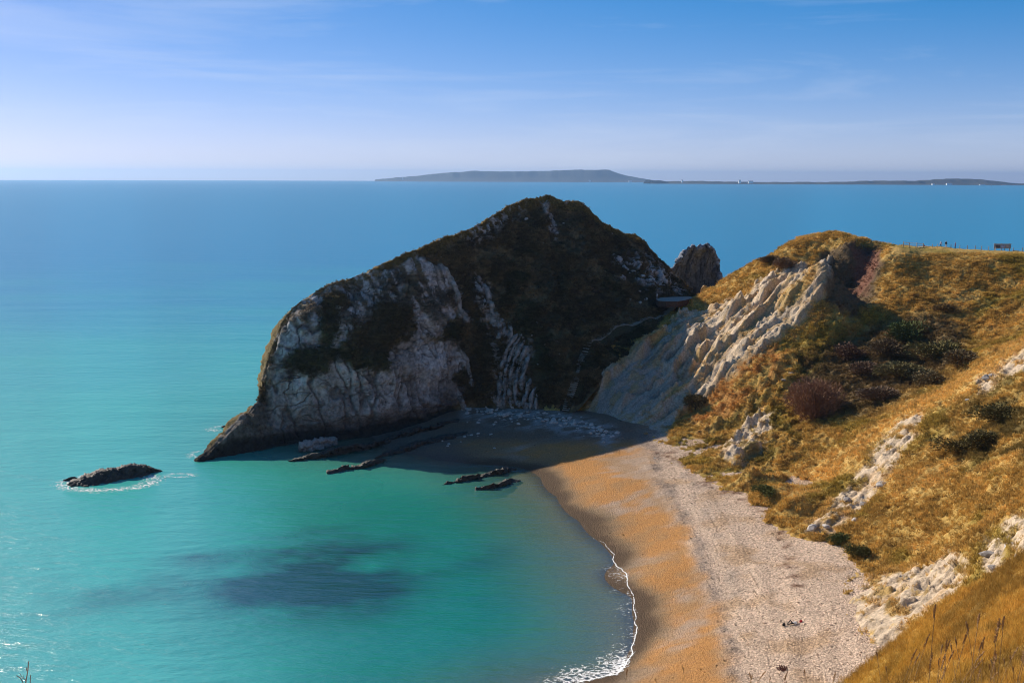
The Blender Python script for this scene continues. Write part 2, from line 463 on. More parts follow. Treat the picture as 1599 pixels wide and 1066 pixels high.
Lk(geo.outputs['Position'], mp1.inputs['Vector']); Lk(geo.outputs['Position'], mp2.inputs['Vector'])
Lk(mp1.outputs[0], w1.inputs['Vector']); Lk(mp2.outputs[0], w2.inputs['Vector'])
wa = Nn('ShaderNodeMath'); wa.operation = 'MULTIPLY_ADD'; wa.inputs[1].default_value = 2.2
Lk(w2.outputs['Fac'], wa.inputs[0]); Lk(w1.outputs['Fac'], wa.inputs[2])
bp = Nn('ShaderNodeBump'); bp.inputs['Strength'].default_value = 0.9; bp.inputs['Distance'].default_value = 0.42
Lk(wa.outputs[0], bp.inputs['Height'])
fr = Nn('ShaderNodeFresnel'); fr.inputs['IOR'].default_value = 1.30; Lk(bp.outputs[0], fr.inputs['Normal'])
frc = Nn('ShaderNodeMath'); frc.operation = 'MINIMUM'; frc.inputs[1].default_value = 0.36
Lk(fr.outputs[0], frc.inputs[0])
gl = Nn('ShaderNodeBsdfGlossy'); gl.inputs['Roughness'].default_value = 0.17; Lk(bp.outputs[0], gl.inputs['Normal'])
df = Nn('ShaderNodeBsdfDiffuse'); Lk(at.outputs['Color'], df.inputs['Color']); Lk(bp.outputs[0], df.inputs['Normal'])
tp = Nn('ShaderNodeBsdfTransparent'); tp.inputs['Color'].default_value = (0.86, 0.97, 0.95, 1)
m1 = Nn('ShaderNodeMixShader'); Lk(ao.outputs['Fac'], m1.inputs[0]); Lk(tp.outputs[0], m1.inputs[1]); Lk(df.outputs[0], m1.inputs[2])
m2 = Nn('ShaderNodeMixShader'); Lk(frc.outputs[0], m2.inputs[0]); Lk(m1.outputs[0], m2.inputs[1]); Lk(gl.outputs[0], m2.inputs[2])
Lk(m2.outputs[0], out.inputs['Surface'])
M_SEA = m
sea = mesh_np('sea', sp, grid_quads(len(ang), len(rad))[:, ::-1], M_SEA, col=sea_c, attrs={'opacity': opac})
tag(sea, 'calm sea, turquoise in the bay and blue towards the horizon', kind='structure')

# ------------------------------------------------------------------ hillside on the right (world-space height field)
lc = []
def lp(px_, py_, Y): lc.append(P(px_, py_, Y=Y))
def lz(px_, py_, Z): lc.append(P(px_, py_, Z=Z))
# toe along the beach (a little under it)
for q, z in [((912, 645), 3.5), ((960, 660), 3.6), ((1000, 672), 3.8), ((1050, 690), 4.0), ((1110, 712), 4.0), ((1160, 738), 4.0), ((1172, 778), 4.1), ((1215, 800), 4.2), ((1260, 818), 4.3),
             ((1300, 850), 4.5), ((1345, 893), 4.7), ((1328, 960), 4.7), ((1385, 1028), 5.0)]:
    lz(*q, z)
for q, z in [((1180, 748), 5.8), ((1200, 766), 6.3), ((1225, 784), 6.3), ((1250, 796), 6.3), ((1285, 812), 6.4), ((1140, 712), 5.8)]:
    lz(*q, z)
# chalky clay cliff above the beach
for q in [(940, 610, 261), (1000, 570, 264), (1040, 530, 272), (1080, 497, 283), (1140, 480, 277), (1200, 452, 272), (1255, 432, 266), (1285, 420, 262),
          (1050, 600, 255), (1120, 560, 254), (1180, 520, 254), (1240, 480, 256), (1100, 640, 242), (1160, 600, 241), (1220, 560, 243)]: lp(*q)
# stair gully and saddle
for q in [(895, 615, 263), (908, 575, 269), (940, 545, 273), (1000, 515, 282), (1040, 492, 289), (1070, 472, 294), (1090, 466, 296)]: lp(*q)
# ridge of the spur
for q in [(1110, 452, 300), (1140, 434, 302), (1170, 418, 301), (1200, 400, 299), (1235, 378, 296), (1270, 372, 292), (1310, 371, 287), (1340, 380, 283), (1375, 389, 279)]: lp(*q)
for q in [(1410, 386, 280), (1450, 388, 281), (1500, 389, 280), (1560, 393, 277), (1599, 395, 275), (1700, 400, 270)]: lp(*q)
# scarp and bowl
for q in [(1300, 398, 285), (1308, 440, 277), (1316, 480, 267), (1345, 402, 283), (1345, 440, 276), (1345, 480, 264), (1380, 405, 271), (1384, 450, 262), (1385, 485, 254), (1430, 430, 266), (1500, 440, 261), (1560, 450, 256), (1599, 455, 252),
          (1450, 490, 250), (1520, 500, 245), (1599, 505, 238), (1400, 530, 242), (1480, 545, 234), (1330, 530, 246), (1290, 560, 240), (1340, 590, 230), (1420, 600, 221), (1500, 590, 212), (1250, 610, 231),
          (1280, 650, 222), (1200, 650, 228), (1150, 690, 222), (1220, 700, 210), (1340, 650, 212)]: lp(*q)
# rib of pale grass and the slope below it
for q in [(1599, 545, 200), (1530, 585, 199), (1460, 625, 198), (1390, 665, 196), (1310, 725, 192), (1240, 770, 190), (1700, 500, 202)]: lp(*q)
for q in [(1599, 640, 172), (1520, 680, 174), (1430, 660, 188), (1400, 735, 176), (1340, 790, 172), (1500, 760, 158), (1599, 730, 150), (1420, 810, 157), (1350, 850, 156),
          (1500, 830, 144), (1599, 810, 132), (1430, 870, 146), (1500, 885, 132), (1590, 850, 122), (1470, 925, 129), (1400, 940, 131), (1400, 985, 123), (1750, 700, 140)]: lp(*q)
# near spur below the camera
for q in [(1362, 1042, 76), (1420, 998, 73), (1480, 955, 70), (1540, 912, 67), (1599, 872, 64), (1720, 800, 62), (1599, 960, 48), (1500, 1010, 54), (1599, 1066, 34), (1430, 1066, 55), (1700, 1066, 30)]: lp(*q)
lc += [(33, 98, 11.5), (40, 97, 14.5), (44, 92, 21), (50, 92, 26), (62, 90, 33)]
lc += [(0, 0, 58.1), (-6, 0, 57.2), (6, 0, 58.9), (20, 0, 62), (50, 0, 70), (-25, 0, 52), (3, 6, 56.3), (-3, 6, 55.2), (0, 14, 50), (6, 14, 52), (12, 20, 49), (0, 30, 40), (4, 50, 28),
       (10, 80, 9), (22, 100, 3), (-10, 70, 4), (-25, 30, 32), (-40, 45, 10), (20, 60, 27.5), (30, 30, 49), (60, 40, 60), (100, 60, 66), (110, 110, 52), (130, 160, 48), (160, 220, 46), (170, 270, 42), (5, 108, -1)]
# behind the ridge, down to the other beach
lc += [(70, 345, 12), (110, 340, 15), (150, 335, 18), (60, 320, 21), (85, 322, 26), (120, 318, 27), (70, 390, -2), (140, 400, -2), (50, 345, 11), (40, 330, 17), (20, 285, 9), (0, 275, 3)]
land_f = rbf(lc, 0.01)
gx = np.concatenate([np.arange(-45, 8, 0.8), np.arange(8, 150, 0.34), np.arange(150, 180, 2.0)])
gy = np.concatenate([np.arange(-8, 20, 0.5), np.arange(20, 115, 0.55), np.arange(115, 305, 0.32), np.arange(305, 400, 1.6)])
X, Y = np.meshgrid(gx, gy, indexing='ij'); X = X.ravel(); Y = Y.ravel()
lzv = land_f(X, Y)
zmin = beach_f(X, Y)
ok = (lzv > np.maximum(zmin, -2) - 4.0) & (X < 0.55 * Y + 32) & ~((Y > 225) & (X < 8 + (Y - 262) * 0.3)) & ~((Y > 60) & (X < 5))
q = grid_quads(len(gx), len(gy)); q = q[ok[q].all(1)]
used = np.zeros(len(X), bool); used[q.ravel()] = True
q = (np.cumsum(used) - 1)[q]
X, Y, lzv, zmin = X[used], Y[used], lzv[used], zmin[used]
pts = np.stack([X, Y, lzv], 1)
px, py = proj(pts)
p2 = pts * cols(1, 1, 1)
wob = fbm(p2, 5, 4, 0.55, seed=30); wob2 = fbm(p2, 16, 3, 0.5, seed=31); fine = fbm(p2, 1.4, 3, 0.6, seed=32)
wx, wy = px + 9 * wob, py + 7 * fine * 0.8 + 4 * wob2
midr = Y > 185
def mask(poly, soft=6.0, cond=None):
    m_ = smooth(-soft, soft, inpoly(wx, wy, poly))
    return m_ * cond if cond is not None else m_
front = (Y < 300)
mA = mask([(908, 650), (935, 608), (1010, 540), (1072, 494), (1105, 484), (1150, 476), (1190, 448), (1240, 426), (1292, 414), (1296, 440), (1262, 492), (1215, 535), (1150, 590), (1095, 632), (1060, 650), (1035, 690), (990, 672)], 6, front & midr)
mB = mask([(1125, 712), (1150, 680), (1165, 655), (1200, 640), (1214, 652), (1196, 690), (1172, 728), (1150, 730)], 3, front & midr)
mO = mask([(1075, 655), (1130, 600), (1185, 555), (1235, 535), (1215, 590), (1150, 640), (1090, 680)], 12, front & midr)
mC = mask([(1440, 640), (1432, 665), (1405, 720), (1375, 770), (1330, 812), (1300, 835), (1258, 838), (1285, 806), (1335, 760), (1368, 705), (1400, 665)], 5, (Y > 140) & (Y < 215))
mD = mask([(1340, 905), (1362, 915), (1400, 903), (1440, 890), (1490, 866), (1520, 880), (1490, 930), (1440, 968), (1400, 1005), (1375, 1030), (1325, 965)], 5, (Y > 95) & (Y < 170))
mE = np.maximum(mask([(1568, 818), (1610, 795), (1620, 880), (1585, 862)], 5, (Y > 95) & (Y < 170)), mask([(1535, 855), (1560, 838), (1572, 860), (1560, 892), (1536, 890)], 4, (Y > 95) & (Y < 170)))
mF = mask([(1520, 605), (1560, 575), (1610, 545), (1610, 575), (1570, 592), (1535, 618)], 6, (Y > 150) & (Y < 230))
mS = mask([(1280, 395), (1330, 384), (1372, 386), (1376, 425), (1368, 470), (1340, 500), (1298, 482), (1275, 450)], 7, front & midr)
mR = mask([(1335, 395), (1372, 392), (1366, 430), (1352, 470), (1335, 470)], 6, front & midr)
mBr = mask([(1260, 560), (1330, 515), (1400, 500), (1480, 500), (1510, 530), (1490, 575), (1420, 618), (1340, 655), (1280, 660), (1240, 620)], 14, front & midr)
mG = mask([(1450, 680), (1540, 610), (1620, 570), (1620, 720), (1560, 735), (1500, 730)], 22, (Y > 120) & (Y < 220))
mL = mask([(1060, 690), (1110, 650), (1180, 600), (1240, 540), (1300, 480), (1330, 520), (1280, 570), (1240, 650), (1260, 700), (1200, 790), (1160, 770), (1170, 730)], 16, front & midr)
chalk = np.clip(mA + mB + mC + mD + mE + mF, 0, 1)
# relief: gullied ribs running downslope on the clay cliff, lumps on the slipped turf, blocky outcrops
tdir = np.array([-0.55, 0.83]); sdir = np.array([0.83, 0.55])
tt = X * tdir[0] + Y * tdir[1]; ss = X * sdir[0] + Y * sdir[1]
rp = np.stack([tt + 4.5 * fbm(p2, 22, 3, seed=33) + 0.5 * wob, ss * 0.13, lzv * 0.05], 1)
rib = fbm(rp, 9.5, 3, 0.45, seed=34, ridged=True)
rib2 = fbm(np.stack([tt + 0.6 * wob, ss * 0.12, lzv * 0.05], 1), 1.7, 3, 0.55, seed=35, ridged=True)
bq = fbm(p2 + 0.8 * wob[:, None], 3.0, 4, 0.6, seed=36) * 4.5; blocks = (np.floor(bq) + smooth(0.35, 0.65, bq - np.floor(bq))) / 4.5
bq = fbm(rp * cols(1, 1.6, 1), 4.0, 4, 0.6, seed=49) * 4; shelf = (np.floor(bq) + smooth(0.3, 0.7, bq - np.floor(bq))) / 4
dz = 0.8 * wob2 * smooth(4, 14, lzv) + 0.22 * wob + 0.06 * fine
cr_ = fbm(rp * cols(1, 1, 1), 1.5, 2, 0.6, seed=26, ridged=True)
ph = (tt + 2.4 * fbm(p2, 16, 3, 0.5, seed=28) + 0.35 * wob) / 5.2
k_ = np.floor(ph); fr_ = ph - k_; ra = 0.45 + 0.55 * np.abs(np.sin(k_ * 12.9898) * 43758.5453 % 1.0)
ra = ra * (0.35 + 1.1 * smooth(-0.35, 0.35, fbm(np.stack([k_ * 3.7, ss / 6.0, lzv * 0], 1), 1.0, 3, 0.6, seed=29)))
saw = ra * np.minimum(1 - fr_, fr_ / 0.10) ; ph2 = ph * 2.9 + 0.5 * wob; f2 = ph2 - np.floor(ph2); saw2 = np.minimum(1 - f2, f2 / 0.2)
dz += mA * smooth(3.6, 7, lzv) * (2.3 * saw + 0.5 * saw2 - 0.4 + 1.3 * rib + 0.25 * rib2 + 0.6 * shelf + 0.2 * cr_ + smooth(1130, 1050, px) * 1.3 * fbm(rp, 4.2, 3, 0.5, seed=27, ridged=True) - 0.9 + 0.3 * fine)
dz += (mB + mO * 0.25) * (0.9 * shelf + 0.4 * rib2 + 0.5)
dz += (mC + mD + mE + mF) * (0.55 * blocks + 0.45 * rib2 + 0.25 * fine + 0.35 * shelf - 0.35)
dz += mL * (1 - mA) * (1.0 * fbm(p2, 4.0, 3, 0.6, seed=37) + 0.4 * fbm(p2, 1.8, 2, seed=38))
dz += (mS) * (0.9 * rib - 0.3)
dz += mBr * 0.8 * fbm(p2, 5, 3, 0.6, seed=39)
dz += smooth(0, 50, Y) * 0.35 * fbm(np.stack([X * 0.4, Y * 0.4, lzv * 2.2], 1), 3.5, 2, seed=40) * (1 - chalk)     # terracettes
gr = (1 - chalk) * (Y > 95)
dz += gr * (0.34 * fbm(p2, 1.7, 2, 0.6, seed=24, ridged=True) + 0.30 * fbm(np.stack([tt + wob, ss * 0.3, lzv * 0.3], 1), 2.8, 3, 0.6, seed=25, ridged=True) - 0.25)
dz += mL * (1 - mA) * 0.9 * blocks
dz *= smooth(1.0, 12, np.hypot(X, Y))
dz = np.where(dz < 0, dz * smooth(0.3, 4.5, lzv - zmin), dz) + 0.25 * smooth(3, 0, np.abs(lzv - zmin)) * (Y > 110)
# keep the fence ridge clean
dz *= 1 - 0.75 * smooth(12, 3, np.abs(Y - 278)) * (X > 95)
lzv2 = lzv + dz
pts[:, 2] = lzv2
g_gold = cols(0.45, 0.285, 0.078); g_pale = cols(0.60, 0.39, 0.125); g_dark = cols(0.30, 0.175, 0.042); g_green = cols(0.27, 0.20, 0.035)
c = np.tile(g_gold, (len(pts), 1)) * (1 + 0.18 * fine[:, None])
c = mixc(c, g_dark, smooth(0.0, 0.7, wob + 0.5 * wob2) * 0.5)
c = mixc(c, g_pale, smooth(0.15, 0.6, fbm(p2 * cols(1, 1, 2), 12, 4, 0.55, seed=41)) * 0.5)
c = mixc(c, g_green, smooth(0.1, 0.6, fbm(p2, 15, 4, 0.6, seed=42)) * 0.7)
band = smooth(24, 6, polydist(wx, wy, [(1620, 535), (1530, 585), (1460, 625), (1390, 668), (1310, 722), (1240, 768)])) * (Y > 170) * (Y < 225)
c = mixc(c, g_pale, band * 0.8)
c = mixc(c, cols(0.46, 0.26, 0.045), (Y < 90) * 0.7)
c = mixc(c, g_dark * 0.7, (Y < 90) * smooth(0.1, 0.5, fbm(p2 * cols(0.5, 0.5, 2.0), 7, 4, 0.6, seed=43)) * 0.7)
c = mixc(c, cols(0.13, 0.095, 0.03), mG * smooth(-0.35, 0.3, wob + 0.3 * fine) * 0.85)
c = mixc(c, cols(0.13, 0.085, 0.04), mBr * 0.9)
c = mixc(c, cols(0.15, 0.12, 0.025), mL * smooth(-0.1, 0.4, fbm(p2, 3.2, 3, 0.6, seed=44)) * 0.75)
c = mixc(c, cols(0.40, 0.185, 0.05), mO * smooth(-0.3, 0.3, wob + rib2 * 0.3) * 0.85)
c = mixc(c, cols(0.085, 0.060, 0.040), mS * 0.9)  # bare scarp soil, darkened further with the spur's shade painted in
c = mixc(c, cols(0.17, 0.075, 0.05), mR * 0.9)
ck = np.tile(cols(0.53, 0.415, 0.295), (len(pts), 1)) * (1 + 0.16 * fine[:, None] + 0.12 * rib2[:, None])
ck = mixc(ck, cols(0.46, 0.27, 0.11), smooth(0.1, 0.6, fbm(np.stack([tt, ss * 0.25, lzv * 0.2], 1), 5, 4, 0.6, seed=45)) * 0.6)
ck = mixc(ck, cols(0.30, 0.265, 0.235), smooth(0.0, 0.6, fbm(rp, 4.5, 4, 0.6, seed=46)) * 0.6 * mA)
vegin = smooth(0.1, 0.5, fbm(p2, 3.0, 5, 0.65, seed=47)) * 0.85 * (1 - 0.5 * mA)
vegin = np.maximum(vegin, mA * smooth(0.05, -0.5, rib + 0.5 * wob) * (0.45 + 0.55 * smooth(1020, 1100, px)) * 0.85)
vegin = np.maximum(vegin, mA * smooth(0.3, 0.6, fbm(rp, 7, 4, 0.6, seed=48)) * 0.75)
cm = chalk * (1 - vegin)
ck = mixc(ck, cols(0.27, 0.25, 0.235), mA * smooth(1110, 1000, px) * 0.6)  # greyer clay towards the left, with the cliff's shade painted in
ck = mixc(ck, cols(0.17, 0.13, 0.09), mA * smooth(0.15, -0.45, rib + 0.3 * rib2) * 0.5)  # darker gully soil, with the shade between ribs painted in
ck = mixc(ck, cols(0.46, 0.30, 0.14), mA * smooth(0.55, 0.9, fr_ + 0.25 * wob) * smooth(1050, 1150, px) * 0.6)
ck = mixc(ck, cols(0.13, 0.115, 0.10), mA * smooth(1130, 1050, px) * smooth(0.45, -0.25, rib2 + 0.3 * wob) * 0.7)  # dark stripes between ribs: shade contrast painted into the left part
ck = mixc(ck, cols(0.20, 0.15, 0.10), (mC + mD + mE + mF) * smooth(0.25, -0.3, rib2 + 0.4 * fine) * 0.55)
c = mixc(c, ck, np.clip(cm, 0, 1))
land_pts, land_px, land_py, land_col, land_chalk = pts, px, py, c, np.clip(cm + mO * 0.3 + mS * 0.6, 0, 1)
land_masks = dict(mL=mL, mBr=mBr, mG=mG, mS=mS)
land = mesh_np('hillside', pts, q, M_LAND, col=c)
land_used = np.ones(len(pts), bool)
tag(land, 'steep hillside of golden dry grass with chalk outcrops above the beach', kind='structure')

# ------------------------------------------------------------------ lofted rocks: front foot -> crest -> far foot
def cubic(xs, ys, x):
    """smooth (monotone-ish) interpolation through the key columns"""
    ys = np.asarray(ys, float)
    out = []
    m_ = np.gradient(ys, xs, axis=0)
    i = np.clip(np.searchsorted(xs, x, side='right') - 1, 0, len(xs) - 2)
    h = (xs[i + 1] - xs[i])[:, None]; tt_ = ((x - xs[i]) / (xs[i + 1] - xs[i]))[:, None]
    h00 = 2 * tt_ ** 3 - 3 * tt_ ** 2 + 1; h10 = tt_ ** 3 - 2 * tt_ ** 2 + tt_; h01 = -2 * tt_ ** 3 + 3 * tt_ ** 2; h11 = tt_ ** 3 - tt_ ** 2
    return h00 * ys[i] + h10 * h * m_[i] + h01 * ys[i + 1] + h11 * h * m_[i + 1]

def loft(base, ridge, kk, back, nu, nv, nb, sink=3.0, lin=False):
    base = np.array(base); ridge = np.array(ridge); kk = np.array(kk, float); back = np.array(back, float)
    n = len(base); s = np.concatenate([[0], np.cumsum(np.linalg.norm(np.diff(ridge, axis=0), axis=1) + 0.5 * np.linalg.norm(np.diff(base, axis=0), axis=1))])
    u = np.linspace(0, s[-1], nu)
    B = cubic(s, base, u); R = np.stack([np.interp(u, s, ridge[:, k]) for k in range(3)], 1) if lin else cubic(s, ridge, u); K = np.interp(u, s, kk); BK = np.interp(u, s, back)
    v = np.linspace(0, 1, nv)
    g = np.empty((nu, nv + nb, 3))
    for j, vv in enumerate(v):
        a = (vv ** K)[:, None]
        g[:, j, :2] = B[:, :2] * (1 - a) + R[:, :2] * a
        g[:, j, 2] = B[:, 2] * (1 - vv) + R[:, 2] * vv
    for j in range(nb):
        vv = (j + 1) / nb
        g[:, nv + j, 0] = R[:, 0] - 0.25 * BK * vv
        g[:, nv + j, 1] = R[:, 1] + BK * vv
        g[:, nv + j, 2] = R[:, 2] * (1 - vv ** 1.6) - sink * vv ** 1.6
    vv = np.concatenate([v, 1 + (np.arange(nb) + 1) / nb])
    return g.reshape(-1, 3), np.repeat(u / s[-1], nv + nb), np.tile(vv, nu)

HEAD = [  # base px,py, base Z or (Y), ridge px,py,Y, profile, back depth
    ((303, 728, -0.8, None), (305, 724, 224), 1.1, 4), ((335, 724, -1.5, None), (336, 692, 229), 1.2, 10), ((375, 718, -1.5, None), (371, 657, 234), 1.2, 16),
    ((412, 712, -1.5, None), (404, 622, 239), 1.3, 24), ((432, 707, -1.5, None), (412, 585, 243), 1.6, 28), ((450, 704, -1.5, None), (428, 532, 247), 2.2, 32),
    ((472, 701, -1.5, None), (450, 490, 250), 2.6, 36), ((505, 698, -1.5, None), (482, 461, 253), 2.8, 38), ((545, 692, -1.2, None), (520, 442, 256), 2.8, 40),
    ((590, 684, -0.6, None), (565, 429, 259.5), 2.6, 42), ((632, 672, 0.0, None), (610, 406, 263.5), 2.4, 44), ((670, 660, 0.6, None), (655, 388, 268.5), 2.2, 46),
    ((705, 648, 1.2, None), (690, 372, 274), 1.8, 48), ((735, 640, 2.0, None), (730, 358, 281), 1.45, 50), ((765, 640, 2.2, None), (765, 340, 288), 1.3, 52),
    ((795, 641, 2.4, None), (795, 321, 295), 1.2, 54), ((825, 643, 2.6, None), (825, 311, 301), 1.15, 56), ((855, 645, 2.8, None), (856, 307, 305), 1.1, 56),
    ((880, 648, 3.0, None), (882, 314, 308), 1.1, 54), ((902, 640, None, 256), (905, 316, 311), 1.1, 52), ((925, 615, None, 258), (925, 331, 315), 1.1, 48),
    ((950, 590, None, 262), (946, 350, 319), 1.1, 44), ((985, 565, None, 266), (970, 361, 324), 1.1, 40), ((1015, 540, None, 272), (998, 371, 329), 1.1, 36),
    ((1045, 520, None, 280), (1020, 396, 332), 1.1, 30), ((1070, 500, None, 286), (1044, 421, 335), 1.1, 24), ((1092, 488, None, 290), (1075, 446, 336), 1.1, 18)]
hb = [P(b_[0], b_[1], Z=b_[2]) if b_[2] is not None else P(b_[0], b_[1], Y=b_[3]) for b_, r_, k_, d_ in HEAD]
hr = [P(*r_[:2], Y=r_[2]) for b_, r_, k_, d_ in HEAD]
NU, NV, NB = 620, 400, 36
hp, hu, hv = loft(hb, hr, [h[2] for h in HEAD], [h[3] for h in HEAD], NU, NV, NB)
nrmv = grid_normals(hp, NU, NV + NB)
px, py = proj(hp)
hw = fbm(hp, 7, 4, 0.55, seed=50); hf = fbm(hp, 1.6, 4, 0.6, seed=51); hl = fbm(hp, 22, 3, 0.5, seed=52)
wx, wy = px + 10 * hw + 5 * hf, py + 10 * fbm(hp, 7, 4, 0.55, seed=53) + 5 * hf
frontm = smooth(1.03, 0.99, hv)
def hm(poly, soft=5.0): return smooth(-soft, soft, inpoly(wx, wy, poly)) * frontm
mface = hm([(412, 640), (414, 580), (440, 515), (470, 468), (520, 447), (600, 418), (655, 398), (690, 425), (704, 470), (712, 520), (722, 560), (730, 605), (722, 632), (650, 662), (560, 690), (455, 704), (436, 690)], 5)
veg = hm([(445, 560), (470, 540), (520, 545), (560, 500), (600, 470), (640, 480), (652, 520), (610, 545), (600, 575), (560, 580), (520, 565), (500, 580), (450, 585)], 6)
veg = np.maximum(veg, hm([(500, 470), (530, 452), (545, 470), (530, 520), (510, 555), (495, 540)], 5))
veg = np.maximum(veg, hm([(440, 575), (475, 555), (510, 560), (510, 578), (470, 585)], 5))
veg = np.maximum(veg, hm([(620, 430), (650, 428), (660, 455), (640, 470), (618, 455)], 4) * 0.9)
veg = np.maximum(veg, hm([(706, 500), (725, 480), (735, 540), (722, 560), (700, 530), (665, 534), (664, 528)], 4))
veg = np.maximum(veg, hm([(708, 580), (728, 575), (730, 605), (712, 600)], 3))
veg = np.maximum(veg, 0.8 * smooth(0.62, 0.78, fbm(hp * cols(1, 1, 0.55), 5, 4, 0.6, seed=54)) * smooth(560, 500, py))
# strata dip steeply: streaks that lean with the beds
sdp = np.stack([hp[:, 0] * 0.9 + hp[:, 2] * 0.45, hp[:, 1] * 0.5, hp[:, 2] * 0.14], 1)
stre = fbm(sdp, 2.2, 4, 0.6, seed=55, ridged=True)
veg = np.maximum(veg, 0.8 * smooth(1.0, 1.25, stre) * smooth(560, 470, py) * mface)
rock = mface * (1 - veg)
# fringe of ribs east of the face, outcrops near the crest and by the saddle
m_rib = hm([(738, 430), (760, 440), (772, 490), (800, 520), (832, 530), (822, 580), (838, 640), (775, 640), (772, 590), (775, 550), (750, 500)], 5)
m_edge = smooth(7, 2, polydist(px + 4 * hf, py, [(688, 415), (703, 440), (715, 480), (728, 500)])) * frontm
m_top = smooth(0.10, 0.45, hf + 0.5 * hw) * smooth(28, 6, polydist(px, py, [(740, 365), (770, 345), (800, 325)])) * frontm
m_top = np.maximum(m_top, smooth(-0.1, 0.3, hf) * smooth(9, 3, polydist(px + 6 * hw, py, [(850, 315), (860, 335), (868, 365)])) * frontm)
m_top = np.maximum(m_top, smooth(-0.2, 0.2, hf) * hm([(885, 314), (896, 318), (892, 332), (886, 328)], 3))
m_sad = smooth(0.10, 0.35, fbm(hp, 3, 4, 0.65, seed=56)) * hm([(960, 400), (1000, 395), (1050, 425), (1070, 470), (1010, 450), (960, 430)], 8)
m_tip = hm([(300, 735), (330, 690), (400, 620), (412, 640), (440, 690), (450, 712)], 5) * 0.55
rockall = np.clip(rock + m_rib * 0.55 * smooth(-0.2, 0.3, hf) + m_edge * 0.7 + m_top * 0.8 + m_sad + m_tip * 1.6, 0, 1)
# relief
jointp = np.stack([hp[:, 0] + 0.25 * hp[:, 2] + 0.8 * hw, hp[:, 1], hp[:, 2] * 0.33], 1)
joint = fbm(jointp, 6.5, 4, 0.55, seed=57, ridged=True)
crack = smooth(0.10, 0.0, np.abs(fbm(jointp, 8.0, 3, 0.55, seed=58)))
crack2 = smooth(0.045, 0.0, np.abs(fbm(hp * cols(0.6, 1, 1.7), 7.0, 3, 0.5, seed=59)))
crack3 = smooth(0.07, 0.0, np.abs(fbm(jointp * cols(1.0, 1.0, 1.6), 3.4, 3, 0.55, seed=65)))
ledge = fbm(np.stack([hp[:, 0] * 0.12, hp[:, 1] * 0.12, hp[:, 2] + 0.15 * hp[:, 0] + 1.2 * hw], 1), 5.5, 3, 0.55, seed=60)
edge_fade = smooth(0, 0.04, hv) * (1 - 0.72 * np.exp(-((hv - 1) / 0.06) ** 2))
disp = 1.1 * hl + 0.3 * hw
disp += mface * (0.55 * joint - 0.75 * crack - 0.6 * crack2 - 0.3 * crack3 + 0.7 * ledge + 0.16 * hf)
disp += (1 - mface) * (0.75 * hw + 0.35 * hf)
disp += rockall * (1 - mface) * 0.6 * joint
disp += veg * mface * 0.35
gul = smooth(14, 0, polydist(px + 6 * hw, py, [(865, 330), (868, 400), (880, 470), (905, 540), (905, 620)])) * frontm
disp -= 1.4 * gul
# notch at the foot of the cliff
notch = np.exp(-((hp[:, 2] - 2.2 - 1.0 * hw) / 1.6) ** 2) * smooth(430, 470, px) * smooth(740, 700, px) * frontm
disp -= 1.3 * notch
disp = disp * edge_fade
disp += 0.35 * smooth(0.25, 0.04, hv) * mface * hw
sgn = np.sign((nrmv * (CAM - hp)).sum(1)); s0 = 1 if np.median(sgn[(hv > 0.2) & (hv < 0.8)]) > 0 else -1
hp2 = hp + nrmv * s0 * disp[:, None]
hp2[:, 2] += (0.45 * fbm(hp, 2.6, 4, 0.6, seed=61) + 0.30 * fbm(hp * cols(1, 1, 0), 6, 2, seed=62)) * np.exp(-((hv - 1) / 0.05) ** 2)
scrub = np.tile(cols(0.105, 0.076, 0.036), (len(hp), 1)) * (1 + 0.35 * hw[:, None])
scrub = mixc(scrub, cols(0.070, 0.065, 0.028), smooth(0.0, 0.5, hl))
scrub = mixc(scrub, cols(0.20, 0.14, 0.068), smooth(0.0, 0.5, fbm(hp, 8, 5, 0.62, seed=63)) * 0.8)
topg = smooth(0.93, 0.985, hv + 0.03 * hw) * smooth(1.5, 1.05, hv) * (0.25 + 0.75 * smooth(470, 620, px))
scrub = mixc(scrub, cols(0.24, 0.16, 0.045), topg * 0.75)
scrub = mixc(scrub, cols(0.19, 0.13, 0.045), smooth(1.0, 1.1, hv) * 0.8)
rk = np.tile(cols(0.46, 0.42, 0.405), (len(hp), 1)) * (1 + 0.22 * hf[:, None] + 0.12 * hw[:, None])
rk = mixc(rk, cols(0.23, 0.185, 0.15), smooth(0.0, 0.5, fbm(hp * cols(1, 1, 0.4), 6, 4, 0.6, seed=64)) * 0.6)
rk = mixc(rk, cols(0.10, 0.085, 0.075), np.clip(crack + crack2 + 0.8 * crack3, 0, 1) * 0.8)
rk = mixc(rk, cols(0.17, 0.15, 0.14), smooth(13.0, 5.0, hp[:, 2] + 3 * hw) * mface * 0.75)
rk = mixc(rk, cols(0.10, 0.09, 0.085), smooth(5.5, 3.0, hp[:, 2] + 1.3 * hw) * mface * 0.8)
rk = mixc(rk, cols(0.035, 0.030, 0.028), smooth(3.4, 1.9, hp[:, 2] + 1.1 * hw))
rk = mixc(rk, cols(0.075, 0.062, 0.05), np.clip(m_tip * 1.6, 0, 1) * 0.85)
rk = mixc(rk, cols(0.33, 0.20, 0.08), smooth(440, 415, px) * smooth(640, 600, py) * 0.55)  # golden rim light painted along the left edge of the rock
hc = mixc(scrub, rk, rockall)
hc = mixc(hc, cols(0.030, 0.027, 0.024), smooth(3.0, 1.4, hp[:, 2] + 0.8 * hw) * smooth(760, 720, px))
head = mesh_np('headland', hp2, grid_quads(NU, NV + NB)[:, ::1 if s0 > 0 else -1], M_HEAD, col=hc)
tag(head, 'dark shadowed limestone headland jutting into the turquoise sea', kind='structure')
